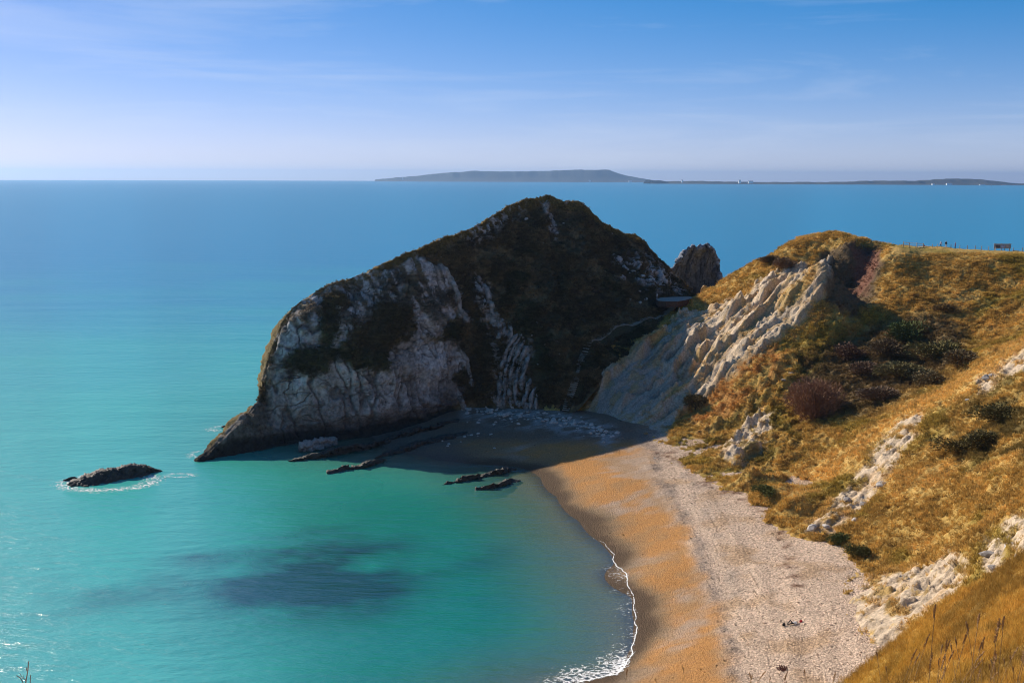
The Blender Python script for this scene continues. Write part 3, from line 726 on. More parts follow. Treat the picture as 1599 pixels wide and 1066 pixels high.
HN = hp2.reshape(NU, NV + NB, 3); HPX = px.reshape(NU, NV + NB); HPY = py.reshape(NU, NV + NB); HVEG = (1 - rockall).reshape(NU, NV + NB)

def on_head(x, y):
    """surface point and normal of the headland's near side at a pixel"""
    d = (HPX[:, :NV] - x) ** 2 + (HPY[:, :NV] - y) ** 2
    i, j = np.unravel_index(np.argmin(d), d.shape)
    i = min(max(i, 2), NU - 3); j = min(max(j, 2), NV - 3)
    n = np.cross(HN[i + 2, j] - HN[i - 2, j], HN[i, j + 2] - HN[i, j - 2]) * s0
    return HN[i, j], n / np.linalg.norm(n)

def rock_loft(name, base, ridge, k, back, nu, nv, nb, amp, colr, label, cat, group=None, sc=3.0, sink=2.0, mat=None, lin=False, gap=0.0):
    b_ = [P(x, y, Z=z) for x, y, z in base]; r_ = [P(x, y, Y=d) if d > 0 else P(x, y, Z=-d) for x, y, d in ridge]
    p_, u_, v_ = loft(b_, r_, [k] * len(b_), back, nu, nv, nb, sink, lin)
    n_ = grid_normals(p_, nu, nv + nb)
    f_ = np.sign(np.median((n_ * (CAM - p_)).sum(1)[(v_ > 0.2) & (v_ < 0.8)]))
    a = fbm(p_, sc, 4, 0.6, seed=70, ridged=True); b2 = fbm(p_, sc * 0.4, 4, 0.6, seed=71)
    ends = smooth(0, 0.06, u_) * smooth(1, 0.94, u_)
    p_ = p_ + n_ * (f_ * amp * (0.6 * a + 0.6 * b2) * ends * (1 - 0.4 * np.exp(-((v_ - 1) / 0.08) ** 2)))[:, None]
    if gap:
        p_[:, 2] -= gap * smooth(0.05, 0.5, fbm(p_ * cols(1, 1, 0), 3.6, 3, 0.6, seed=72))
        p_[:, :2] += 0.9 * np.stack([fbm(p_, 3.0, 3, 0.6, seed=73), fbm(p_, 3.0, 3, 0.6, seed=74)], 1)
    cc = np.tile(colr, (len(p_), 1)) * (1 + 0.4 * b2[:, None])
    cc = mixc(cc, colr * 1.8, smooth(0.3, 0.9, a) * 0.6)
    if lin:
        cc = mixc(cc, colr * 0.25, np.maximum(smooth(0.10, 0.0, np.abs(fbm(p_ * cols(1, 1, 0.5), 4.0, 3, 0.6, seed=75))), smooth(0.08, 0.0, np.abs(fbm(p_, 2.2, 3, 0.6, seed=76)))) * 0.85)
    o = mesh_np(name, p_, grid_quads(nu, nv + nb)[:, ::1 if f_ > 0 else -1], mat or M_ROCK, col=cc)
    return tag(o, label, cat, group)

rock_loft('sea_stack', [(97, 768, -1), (125, 771, -1), (160, 765, -1), (195, 757, -1), (225, 751, -1), (256, 740, -1)],
          [(99, 764, 206.6), (120, 750, 207.6), (152, 738, 209.6), (182, 732, 211.5), (215, 727, 214), (254, 735, 217)], 1.0, [2, 4, 5, 5, 4, 2], 160, 44, 16, 0.6,
          cols(0.038, 0.032, 0.027), 'low dark rock ringed by foam, standing alone in the sea at left', 'sea rock')
rock_loft('sea_rock', [(98, 752, -0.4), (108, 753, -0.4), (124, 749, -0.4)], [(98, 750, -0.1), (110, 745, -0.7), (124, 747, -0.1)], 1.1, [1, 2, 1], 40, 14, 8, 0.3,
          cols(0.055, 0.047, 0.04), 'tiny dark rock awash just left of the foam-ringed sea stack', 'sea rock')
rock_loft('sea_rock', [(345, 669, -0.4), (362, 668, -0.4), (384, 661, -0.4)], [(345, 667, -0.1), (364, 660, -0.8), (384, 659, -0.1)], 1.1, [1, 2, 1], 40, 14, 8, 0.35,
          cols(0.055, 0.047, 0.04), 'small rock awash behind the low tip of the headland', 'sea rock')
LED = [([(508, 742, -0.6), (540, 738, -0.6), (570, 731, -0.6), (605, 720, -0.6)], [(508, 740, -0.05), (545, 728, -0.8), (575, 722, -1.0), (607, 715, -0.2)], [2, 4, 4, 2], 'dark rock ledge running into the water below the headland cliff'),
       ([(694, 758, -0.6), (725, 752, -0.6), (760, 746, -0.6), (808, 734, -0.4)], [(694, 756, -0.05), (728, 744, -0.8), (765, 737, -0.9), (810, 729, -0.3)], [1.5, 3, 3, 1.5], 'long narrow dark ledge at the edge of the headland shadow'),
       ([(742, 768, -0.6), (765, 765, -0.6), (785, 760, -0.6), (808, 752, -0.5)], [(742, 766, -0.05), (768, 758, -0.55), (788, 753, -0.6), (809, 749, -0.1)], [1.5, 3, 3, 1.5], 'short dark ledge in the sunlit shallows beside the sand'),
       ([(590, 716, -0.6), (640, 706, -0.6), (690, 694, 0), (735, 682, 0.4)], [(590, 714, -0.2), (645, 694, -1.2), (690, 682, -1.5), (740, 674, -1.0)], [3, 6, 6, 3], 'low ledge of dark broken rock in the headland shadow, nearest the stony shore'),
       ([(455, 722, -0.6), (510, 714, -0.6), (560, 704, -0.6), (610, 694, -0.6)], [(455, 719, -0.2), (515, 703, -1.5), (562, 694, -1.6), (612, 686, -0.8)], [3, 5, 5, 3], 'dark wave-cut ledge along the foot of the grey cliff'),
       ([(600, 690, -0.2), (640, 682, 0), (680, 672, 0.3), (715, 664, 0.8)], [(600, 686, -0.4), (642, 671, -1.8), (682, 662, -2.0), (720, 655, -1.4)], [3, 5, 5, 3], 'dark rock shelf tucked against the inner foot of the cliff')]
for b_, r_, bk, lab in LED:
    rock_loft('rock_ledge', b_, r_, 0.8, bk, 150, 26, 16, 0.45, cols(0.030, 0.026, 0.022), lab, 'rock ledge', 'dark ledges at the foot of the headland', sc=2.6, gap=0.6)
# pale fallen slabs along the foot of the cliff
rock_loft('rock_slab', [(465, 704, 0.2), (490, 702, 0.2), (527, 694, 0.3)], [(466, 695, -1.8), (492, 688, -2.2), (527, 684, -1.6)], 1.0, [2, 2, 2], 70, 18, 10, 0.9, cols(0.20, 0.18, 0.17), 'pale grey slab lying at the waterline below the cliff', 'rock slab')
# pinnacle beyond the saddle
pin = [(1012, 446), (1022, 436), (1030, 430), (1036, 424), (1041, 425), (1046, 419), (1051, 420), (1055, 413), (1060, 409), (1064, 401), (1067, 402), (1070, 393), (1075, 388), (1079, 389), (1083, 382), (1087, 385), (1090, 387), (1094, 385), (1098, 386), (1102, 380), (1106, 379), (1110, 384), (1114, 388), (1118, 397), (1121, 405), (1124, 420), (1127, 440), (1131, 470)]
rock_loft('rock_pinnacle', [(x + (1066 - x) * -0.05, 486, 13) for x, y in pin], [(x, y, 352 + 1.2 * math.sin(i * 1.1)) for i, (x, y) in enumerate(pin)], 2.0, [14] * len(pin), 240, 120, 24, 1.2,
          cols(0.150, 0.165, 0.200), 'jagged grey rock pinnacle rising beyond the saddle', 'rock pinnacle', sc=4.5, sink=0, mat=M_HEAD, lin=True)
rock_loft('rock_pillar', [(1094, 462, 22), (1100, 463, 22), (1108, 460, 22)], [(1095, 450, 318), (1100, 445, 318.5), (1107, 449, 319)], 2.0, [2, 2, 2], 26, 26, 10, 0.25,
          cols(0.50, 0.36, 0.20), 'small sunlit rock in front of the dark pinnacle', 'rock', sc=2.0, sink=-20, mat=M_HEAD)

# folded beds standing out of the headland as curved ribs
def rib_mesh(line, wid, hgt, seed):
    pl = np.array(line, float)
    s = np.concatenate([[0], np.cumsum(np.hypot(*np.diff(pl, axis=0).T))])
    n = max(8, int(s[-1] / 3)); u = np.linspace(0, s[-1], n)
    q = cubic(s, pl, u)
    P3, NN = zip(*[on_head(x, y) for x, y in q])
    P3 = np.array(P3); NN = np.array(NN)
    for _ in range(3):
        P3[1:-1] = (P3[:-2] + P3[1:-1] * 2 + P3[2:]) / 4; NN[1:-1] = (NN[:-2] + NN[1:-1] * 2 + NN[2:]) / 4
    T = np.gradient(P3, axis=0); T /= np.linalg.norm(T, axis=1)[:, None]
    Sd = np.cross(T, NN); Sd /= np.linalg.norm(Sd, axis=1)[:, None]
    nz = fbm(P3 + seed * 3.1, 2.2, 3, 0.6, seed=seed)
    nz2 = fbm(P3 + seed * 5.1, 1.1, 3, 0.6, seed=seed + 1)
    ends = np.sqrt(np.clip(np.minimum(np.arange(n), np.arange(n)[::-1]) / 3.0, 0.12, 1))
    prof = [(-1, -0.5), (-0.95, 0.55), (-0.55, 0.95), (0.1, 1.0), (0.6, 0.8), (0.95, 0.35), (1, -0.5)]
    v = []
    for a, h in prof:
        v.append(P3 + Sd * (a * wid * (1 + 0.6 * nz) * ends)[:, None] + NN * ((h * hgt * (0.85 + 0.9 * nz2)) * np.where(h > 0, ends, 1))[:, None])
    v = np.stack(v, 1).reshape(-1, 3)
    return v, grid_quads(n, len(prof))
M_BED = plain_mat('grey_bedding_limestone', (0.27, 0.245, 0.225), 0.85, 0.6, 0.9)
RIBS = [[(808, 522), (792, 545), (783, 575), (780, 605), (778, 628)], [(814, 524), (800, 548), (791, 578), (788, 608), (787, 634)],
        [(820, 530), (808, 552), (799, 580), (797, 610), (797, 634)], [(824, 540), (815, 560), (808, 585), (806, 612), (806, 632)],
        [(826, 556), (821, 572), (816, 592), (814, 612)], [(829, 590), (823, 610), (817, 636)], [(836, 603), (830, 620), (827, 640)], [(838, 616), (837, 640)],
        [(744, 432), (749, 455), (757, 478), (764, 500)], [(757, 440), (763, 462), (769, 488), (771, 515)], [(772, 482), (778, 500), (777, 530), (770, 545)], [(780, 495), (787, 512), (786, 532)],
        [(795, 505), (798, 520), (790, 540)], [(690, 412), (703, 437), (713, 470), (722, 497)], [(716, 545), (728, 562), (733, 585), (737, 610)], [(716, 605), (720, 625), (728, 640)]]
for i, r_ in enumerate(RIBS):
    v, qd = rib_mesh(r_, 0.52 if i < 8 else 0.7, 0.85 if i < 8 else 0.7, 80 + i)
    o = mesh_np('rock_layer', v, qd, M_BED, parent=head)

# ------------------------------------------------------------------ far coast
def far_ridge(name, prof, Y, thick, col_, label, steps=240):
    pr = np.array(prof, float); xs = np.linspace(pr[0, 0], pr[-1, 0], steps)
    top = np.interp(xs, pr[:, 0], pr[:, 1])
    v = []
    drop = -Y ** 2 / (2 * RE)
    jag = fbm(np.stack([xs / 14, xs * 0, xs * 0], 1), 1.0, 4, 0.6, seed=90)
    top = top - np.interp(xs, [1015, 1100, 1500], [0, 2.5, 5.5])
    for x, y, j in zip(xs, top, jag):
        tpt = P(x, y, Y=Y); hgt = max(2.0, tpt[2] - drop + 5 * j)
        for off, fr_ in ((-0.30, 0), (-0.16, 0.25), (-0.06, 0.62), (-0.015, 0.95), (0.05, 1.0), (0.5, 0.97), (0.8, 0.6), (1.0, 0)):
            k = 1 + 0
            v.append((tpt[0], tpt[1] + off * thick * (0.3 + 0.7 * min(1, hgt / 80)), drop - 6 + (hgt + 6) * fr_))
    v = np.array(v)
    nn_ = fbm(v, 400, 4, 0.6, seed=91)
    v[:, 1] += 60 * nn_
    cc = np.tile(col_, (len(v), 1)) * (1 + 0.35 * nn_[:, None])
    o = mesh_np(name, v, grid_quads(steps, 8)[:, ::-1], M_FAR, col=cc)
    return tag(o, label, kind='structure')
far_ridge('island', [(586, 280.5), (620, 277), (655, 274.5), (676, 271.5), (700, 269.5), (728, 267.8), (738, 266.5), (760, 267.5), (800, 267.8), (850, 267.2), (890, 265.3), (925, 265.2), (952, 265.3), (968, 271.5), (990, 276.5), (1008, 279.5), (1022, 282.5)],
          17000, 1500, cols(0.042, 0.048, 0.042), 'long flat-topped blue island on the horizon')
far_ridge('distant_coast', [(1015, 281), (1040, 284), (1075, 284.5), (1120, 286.3), (1180, 287.3), (1240, 288), (1300, 288.5), (1340, 288.2), (1360, 287), (1400, 287.2), (1440, 287.8), (1470, 286), (1500, 284.6), (1520, 284.8), (1545, 287), (1575, 290.5), (1610, 293), (1700, 294)],
          11500, 900, cols(0.06, 0.06, 0.045), 'low distant coastline on the horizon right of the island')

M_WHITE = plain_mat('white_render', (0.78, 0.77, 0.74), 0.6, 0.06, 0.05)
M_SLATE = plain_mat('slate_roof', (0.16, 0.13, 0.12), 0.7, 0.2, 0.1)
def far_house(px_, py_, Y, wd, ht, label, grp):
    p0 = P(px_, py_, Y=Y); root = empty('house', p0)
    a, d = wd / 2, 14
    py_obj('wall', [(-a, -d, -12), (a, -d, -12), (a, d, -12), (-a, d, -12), (-a, -d, ht), (a, -d, ht), (a, d, ht), (-a, d, ht)], [(0, 1, 5, 4), (1, 2, 6, 5), (2, 3, 7, 6), (3, 0, 4, 7)], M_WHITE, root)
    e = 1.5
    py_obj('roof', [(-a - e, -d - e, ht - .5), (a + e, -d - e, ht - .5), (a + e, d + e, ht - .5), (-a - e, d + e, ht - .5), (-a, 0, ht + 6), (a, 0, ht + 6)], [(0, 1, 5, 4), (2, 3, 4, 5), (1, 2, 5), (3, 0, 4)], M_SLATE, root)
    tag(root, label, 'building', grp)
for (x, y, wd, ht, lab) in [(921, 282.2, 26, 14, 'white building at the foot of the distant island'), (984, 282.6, 50, 9, 'long white building at the right end of the distant island'),
                            (629, 279.3, 8, 26, 'white tower near the left tip of the distant island')]:
    far_house(x, y + 0.6, 16450, wd, ht, lab, 'buildings on the far shore')
for i, (x, y, wd, ht) in enumerate([(1065, 284.8, 16, 10), (1155, 287.4, 20, 16), (1172, 287.6, 46, 8), (1457, 293.6, 24, 10), (1482, 293.4, 54, 10), (1534, 295.5, 60, 12), (1567, 296.2, 44, 10), (1586, 296.6, 54, 10)]):
    far_house(x, y - np.interp(x, [1015, 1100, 1500], [0, 2.5, 5.5]), 11150, wd, ht, ['white house left of the harbour arm on the far coast', 'tall white building on the distant harbour arm', 'long low white building on the distant harbour arm',
              'leftmost white house under the wooded hill on the far coast', 'white terrace under the wooded hill on the far coast', 'white building below the right end of the wooded far hill',
              'second white building from the right end of the far coast', 'rightmost white building on the far coast'][i], 'buildings on the far shore')
sb_ = empty('sailboat', P(1548, 292.8, Y=9500))
py_obj('hull', [(-9, -2, 0), (9, -2, 0), (12, 0, 3), (9, 2, 0), (-9, 2, 0), (-10, -2.5, 3), (9, -2.5, 3), (9, 2.5, 3), (-10, 2.5, 3)], [(0, 1, 6, 5), (1, 2, 6), (1, 3, 2), (2, 3, 7), (3, 4, 8, 7), (4, 0, 5, 8), (5, 6, 2, 7, 8), (0, 4, 3, 1)], M_WHITE, sb_)
py_obj('sail', [(-8, 0, 5), (1, 0.4, 5), (1, 0, 26), (-8, -0.3, 5), (1, 0.1, 5), (1, -0.3, 26)], [(0, 1, 2), (3, 5, 4), (0, 3, 4, 1), (1, 4, 5, 2), (2, 5, 3, 0)], M_WHITE, sb_)
tag(sb_, 'tiny white sailboat off the far coast at right', 'boat')

# ------------------------------------------------------------------ scatter helper (stuff, instanced with geometry nodes)
def proto_collection(name, objs):
    c_ = bpy.data.collections.new(name)
    for o in objs:
        COL.objects.unlink(o); c_.objects.link(o)
    return c_

def scatter(name, pos, scale, tint, coll, label, tilt=0.15, flat=None):
    n = len(pos)
    me = bpy.data.meshes.new(name)
    me.vertices.add(n); me.vertices.foreach_set('co', np.asarray(pos, np.float32).ravel())
    a = me.attributes.new('tint', 'FLOAT_COLOR', 'POINT'); c4 = np.ones((n, 4), np.float32); c4[:, :3] = np.clip(tint, 0, 1); a.data.foreach_set('color', c4.ravel())
    sc3 = np.asarray(scale, np.float32)
    if sc3.ndim == 1: sc3 = np.repeat(sc3[:, None], 3, 1)
    a = me.attributes.new('size', 'FLOAT_VECTOR', 'POINT'); a.data.foreach_set('vector', sc3.ravel())
    rot = np.stack([rng.normal(0, tilt, n), rng.normal(0, tilt, n), rng.uniform(0, 6.283, n)], 1).astype(np.float32)
    a = me.attributes.new('turn', 'FLOAT_VECTOR', 'POINT'); a.data.foreach_set('vector', rot.ravel())
    a = me.attributes.new('pick', 'INT', 'POINT'); a.data.foreach_set('value', rng.integers(0, 1000, n).astype(np.int32))
    me.update()
    o = bpy.data.objects.new(name, me); COL.objects.link(o)
    ng = bpy.data.node_groups.new(name + '_scatter', 'GeometryNodeTree')
    ng.interface.new_socket('Geometry', in_out='INPUT', socket_type='NodeSocketGeometry')
    ng.interface.new_socket('Geometry', in_out='OUTPUT', socket_type='NodeSocketGeometry')
    gi = ng.nodes.new('NodeGroupInput'); go = ng.nodes.new('NodeGroupOutput')
    ip = ng.nodes.new('GeometryNodeInstanceOnPoints'); ci = ng.nodes.new('GeometryNodeCollectionInfo')
    ci.inputs['Collection'].default_value = coll; ci.inputs['Separate Children'].default_value = True; ci.inputs['Reset Children'].default_value = True
    def na(nm, ty):
        q_ = ng.nodes.new('GeometryNodeInputNamedAttribute'); q_.data_type = ty; q_.inputs['Name'].default_value = nm; return q_
    s_, r_, k_ = na('size', 'FLOAT_VECTOR'), na('turn', 'FLOAT_VECTOR'), na('pick', 'INT')
    ip.inputs['Pick Instance'].default_value = True
    lk = ng.links.new
    lk(gi.outputs[0], ip.inputs['Points']); lk(ci.outputs[0], ip.inputs['Instance']); lk(s_.outputs['Attribute'], ip.inputs['Scale'])
    e2r = ng.nodes.new('FunctionNodeEulerToRotation'); lk(r_.outputs['Attribute'], e2r.inputs[0]); lk(e2r.outputs[0], ip.inputs['Rotation'])
    lk(k_.outputs['Attribute'], ip.inputs['Instance Index']); lk(ip.outputs[0], go.inputs[0])
    md = o.modifiers.new('scatter', 'NODES'); md.node_group = ng
    return tag(o, label, kind='stuff')

def tuft_proto(name, nbl, spread, width, seed, lean=0.5, hmin=0.5):
    r = random.Random(seed); v, f = [], []
    for _ in range(nbl):
        a = r.uniform(0, 6.283); rr = spread * math.sqrt(r.random()); x, y = rr * math.cos(a), rr * math.sin(a)
        h = r.uniform(hmin, 1.0); b = r.uniform(0, 6.283); ln = lean * r.uniform(0.3, 1.2)
        dx, dy = (math.cos(b) * 0.5 + math.cos(a) * 0.7) * ln, (math.sin(b) * 0.5 + math.sin(a) * 0.7) * ln
        tw = r.uniform(0, 3.14); wx_, wy_ = math.cos(tw) * width, math.sin(tw) * width
        i = len(v)
        v += [(x - wx_, y - wy_, -0.25), (x + wx_, y + wy_, -0.25), (x + dx * .35 + wx_ * .8, y + dy * .35 + wy_ * .8, h * .6), (x + dx * .35 - wx_ * .8, y + dy * .35 - wy_ * .8, h * .6), (x + dx, y + dy, h * 0.95)]
        f += [(i, i + 1, i + 2, i + 3), (i + 3, i + 2, i + 4)]
    return py_obj(name, v, f, M_TUFT)
def stone_proto(name, seed, mat):
    bm = bmesh.new(); bmesh.ops.create_icosphere(bm, subdivisions=2, radius=1.0)
    r = random.Random(seed); pl = [(Vector((r.gauss(0, 1), r.gauss(0, 1), r.gauss(0, 1))).normalized(), r.uniform(0.55, 0.9)) for _ in range(9)]
    for vx in bm.verts:
        for n_, d_ in pl:
            k = vx.co.dot(n_)
            if k > d_: vx.co -= n_ * (k - d_)
        vx.co *= r.uniform(0.95, 1.05)
        vx.co.z *= 0.75
    me = bpy.data.meshes.new(name); bm.to_mesh(me); bm.free()
    if mat: me.materials.append(mat)
    o = bpy.data.objects.new(name, me); COL.objects.link(o)
    return o
GRASS = proto_collection('grass_kinds', [tuft_proto('grass_tuft', 16, 0.45, 0.045, s) for s in range(5)])
LOW = proto_collection('turf_kinds', [tuft_proto('turf_tuft', 22, 0.7, 0.06, 20 + s, 0.9, 0.25) for s in range(5)])
SCRUBK = proto_collection('scrub_kinds', [tuft_proto('scrub_tuft', 30, 0.75, 0.10, 40 + s, 0.7, 0.3) for s in range(5)])
FINE = proto_collection('blade_kinds', [tuft_proto('blade_tuft', 18, 0.5, 0.016, 60 + s, 0.7, 0.4) for s in range(5)])
STONES = proto_collection('stone_kinds', [stone_proto('stone', s, M_STONE) for s in range(5)])

def pick(idx, wgt, n):
    wgt = np.maximum(wgt, 0); return rng.choice(idx, size=n, replace=True, p=wgt / wgt.sum())
# grass over the hillside
vis = land_used & (land_px > 880) & (land_px < 1680) & (land_py > 350) & (land_py < 1120) & (land_pts[:, 2] > beach_f(land_pts[:, 0], land_pts[:, 1]) + 0.15)
idx = np.nonzero(vis & (land_pts[:, 1] > 95) & (land_pts[:, 1] < 302) & ~((land_px > 1390) & (land_py < 396)))[0]
sel = pick(idx, (1 - land_chalk[idx]) ** 2 * (0.25 + (fbm(land_pts[idx], 4, 3, seed=95) > 0)), 60000)
jit = rng.normal(0, 0.16, (len(sel), 3)) * cols(1, 1, 0)
tint = land_col[sel] * rng.uniform(0.75, 1.9, (len(sel), 1))
scatter('grass', land_pts[sel] + jit, np.stack([rng.uniform(0.35, 0.8, len(sel))] * 2 + [rng.uniform(0.2, 0.55, len(sel))], 1), tint, LOW, 'dry golden and brown grass covering the hillside')
idx = np.nonzero(land_used & (land_px > 1200) & (land_px < 1680) & (land_py < 1150) & (land_pts[:, 1] > 9) & (land_pts[:, 1] <= 95))[0]
sel = pick(idx, 1.0 / (land_pts[idx, 1] + 4) * (0.5 + (fbm(land_pts[idx], 3, 3, seed=96) > -0.1)), 60000)
jit = rng.normal(0, 0.25, (len(sel), 3)) * cols(1, 1, 0)
tint = land_col[sel] * rng.uniform(0.85, 1.8, (len(sel), 1))
dd = land_pts[sel, 1]
hgt = rng.uniform(0.12, 0.32, len(sel)) * (0.7 + 0.6 * smooth(15, 60, dd))
near_p = land_pts[sel] + jit
near_p[:, 2] = np.where(dd < 95, near_p[:, 2], near_p[:, 2])
scatter('near_grass', near_p, np.stack([hgt * 1.1, hgt * 1.1, hgt], 1), tint, FINE, 'dry golden grass on the near slope at bottom right', 0.25)
idx = np.nonzero(vis & (land_pts[:, 1] > 95) & (land_pts[:, 1] < 300) & ~((land_px > 1375) & (land_py < 408)))[0]
sel = pick(idx, (1 - land_chalk[idx]) ** 3 * (0.1 + (fbm(land_pts[idx], 9, 3, seed=94) > 0.05)), 8000)
tint = land_col[sel] * rng.uniform(0.6, 1.8, (len(sel), 1))
scatter('tussock_grass', land_pts[sel], np.stack([rng.uniform(0.45, 0.95, len(sel))] * 2 + [rng.uniform(0.35, 0.8, len(sel))], 1), tint, GRASS, 'taller grass tussocks dotted over the hillside')
# scrub on the headland
HI = np.nonzero((hv > 0.03) & (hv < 1.02) & (px > 300))[0]
sel = pick(HI, (1 - rockall[HI]) ** 2 * (0.12 + 0.9 * smooth(-0.2, 0.4, hw[HI])) * (hp[HI, 2] > 5), 24000)
tint = hc[sel] * rng.uniform(0.6, 1.5, (len(sel), 1))
scatter('scrub', hp2[sel] + rng.normal(0, 0.15, (len(sel), 3)), np.stack([rng.uniform(0.4, 1.1, len(sel))] * 2 + [rng.uniform(0.2, 0.6, len(sel))], 1) * (1 - 0.6 * smooth(0.9, 1.0, hv[sel]))[:, None], tint, SCRUBK, 'low dark scrub and grass covering the headland', 0.3)
HI = np.nonzero((hv > 0.955) & (hv < 1.12) & (px > 300))[0]
sel = pick(HI, (1 - 0.8 * rockall[HI]) * (0.1 + 0.9 * smooth(470, 640, px[HI])), 6000)
scatter('ridge_grass', hp2[sel] + rng.normal(0, 0.1, (len(sel), 3)), rng.uniform(0.12, 0.32, len(sel)), cols(0.22, 0.145, 0.04) * rng.uniform(0.5, 1.4, (len(sel), 1)), LOW, 'short dry grass along the crest of the headland')
# shingle on the beach
bi = np.nonzero((beach_pts[:, 2] > 0.35) & (beach_py > 640) & (beach_py < 1080) & (beach_px > 700) & (beach_px < 1400))[0]
sel = pick(bi, 0.10 + 1.0 * smooth(-6, 12, beach_ds[bi]) + 0.25 * (beach_py[bi] < 720), 42000)
jit = rng.uniform(-0.45, 0.45, (len(sel), 3)) * cols(1, 1, 0)
bp_ = beach_pts[sel] + jit
sz = rng.lognormal(-2.75, 0.38, len(sel))
scatter('shingle', bp_, np.stack([sz * 1.3, sz, sz * 0.8], 1), beach_col[sel] * rng.uniform(0.45, 1.55, (len(sel), 1)), STONES, 'loose pebbles and small stones of the shingle beach')

# ------------------------------------------------------------------ boulders, one by one
def surf_z(x, y):
    a = np.array([x]); b_ = np.array([y])
    return max(float(beach_f(a, b_)[0]), -5)
LXY = None
def on_land(px_, py_):
    d = np.where(vis, (land_px - px_) ** 2 + (land_py - py_) ** 2, 1e12)
    return land_pts[int(np.argmin(d))]
def on_beach(px_, py_):
    p_ = P(px_, py_, Z=3.0)
    for _ in range(12):
        z = float(beach_z(np.array([p_[0]]), np.array([p_[1]]))[0]); p_ = P(px_, py_, Z=z)
    return p_
BS = [stone_proto('boulder', 100 + s, M_PALE) for s in range(4)]
BG = [stone_proto('boulder', 110 + s, M_GREY) for s in range(3)]
bmesh_p = [o.data for o in BS]; bmesh_g = [o.data for o in BG]
for o in BS + BG: bpy.data.objects.remove(o)
def boulder(p_, s, label, group, meshes=bmesh_p, flat=0.8):
    o = bpy.data.objects.new('boulder', random.choice(meshes))
    o.location = Vector(p_) + Vector((0, 0, s * (0.15 if group else -0.15))); o.scale = (s * random.uniform(.8, 1.3), s * random.uniform(.8, 1.2), s * flat * random.uniform(.7, 1.1))
    o.rotation_euler = (random.uniform(-.4, .4), random.uniform(-.4, .4), random.uniform(0, 6.28))
    COL.objects.link(o)
    return tag(o, label, 'boulder', group)
for k in range(190):
    t_ = random.random(); x = 725 + 235 * t_ + random.gauss(0, 8); y = np.interp(x, [725, 800, 880, 960, 1000], [636, 648, 658, 680, 690]) + random.gauss(0, 6) * (1 if x > 780 else .6)
    boulder(on_beach(x, y), random.choice([.25, .3, .4, .5, .7]), 'pale limestone boulder in the rock fall at the foot of the dark headland', 'boulders at the foot of the headland')
for k in range(16):
    x = random.uniform(690, 790); y = random.uniform(655, 700)
    boulder(on_beach(x, y), random.choice([.25, .35, .5]), 'stray pale stone on the shadowed dark sand left of the rock fall', 'stones on the shadowed sand')
for x, y, s in [(990, 420, .9), (975, 412, .7), (982, 425, .6), (998, 412, .8), (1005, 430, .9), (1012, 440, .7), (965, 405, .6), (1000, 452, .5), (985, 467, .5), (1000, 472, .6), (1010, 466, .8), (1015, 463, .7), (995, 480, .5),
                (838, 505, .4), (845, 512, .35), (866, 530, .45), (870, 535, .4), (852, 540, .4), (858, 560, .45), (875, 555, .3), (840, 570, .35), (842, 492, .35), (686, 375, .5), (690, 400, .35), (800, 345, .6), (823, 340, .6),
                (826, 352, .5), (945, 372, .6), (955, 365, .5), (883, 345, .35), (848, 380, .35), (830, 525, .35), (865, 575, .35), (897, 520, .3), (935, 470, .35), (960, 445, .35), (972, 440, .4)]:
    p_, n_ = on_head(x, y)
    boulder(p_, s, 'pale stone lying on the dark scrub slope of the headland', 'stones on the headland slope', flat=.9)
for x, y, s, lab in [(1352, 790, 1.1, 'rounded brown boulder beside the lower chalk outcrop'), (1322, 785, .9, 'squat boulder left of the brown one on the lower chalk outcrop'), (1378, 762, 1.0, 'pale boulder at the middle of the narrow chalk outcrop'),
                     (1335, 815, .7, 'small block at the foot of the narrow chalk outcrop'), (1268, 832, .9, 'pale block where the chalk outcrop meets the beach'), (1290, 825, .7, 'low pale block right of the one at the beach edge'),
                     (1547, 865, 1.1, 'rough grey-white rock left of the right-hand outcrop'), (1552, 880, .9, 'lower grey-white rock left of the right-hand outcrop'), (1580, 842, 1.2, 'large white rock at the right edge above the near slope'), (1594, 868, .9, 'rounded rock at the right edge below the large white one'), (1580, 872, .6, 'small round rock beside the right-edge boulder'),
                     (1541, 595, .9, 'grey rock in the grass below the pale ridge at right'), (1550, 590, .8, 'second grey rock in the grass below the pale ridge at right'), (1510, 627, .45, 'small white stone in the dark grass at right'),
                     (1224, 600, .6, 'pale block in the turf above the round brown bush'), (1235, 588, .7, 'overhanging turf-edge block above the round brown bush')]:
    boulder(on_land(x, y), s, lab, None, bmesh_g if 'grey' in lab or 'brown' in lab else bmesh_p, .95)
boulder(on_beach(1023, 715), .35, 'single white stone at the edge of the headland shadow on the beach', None)

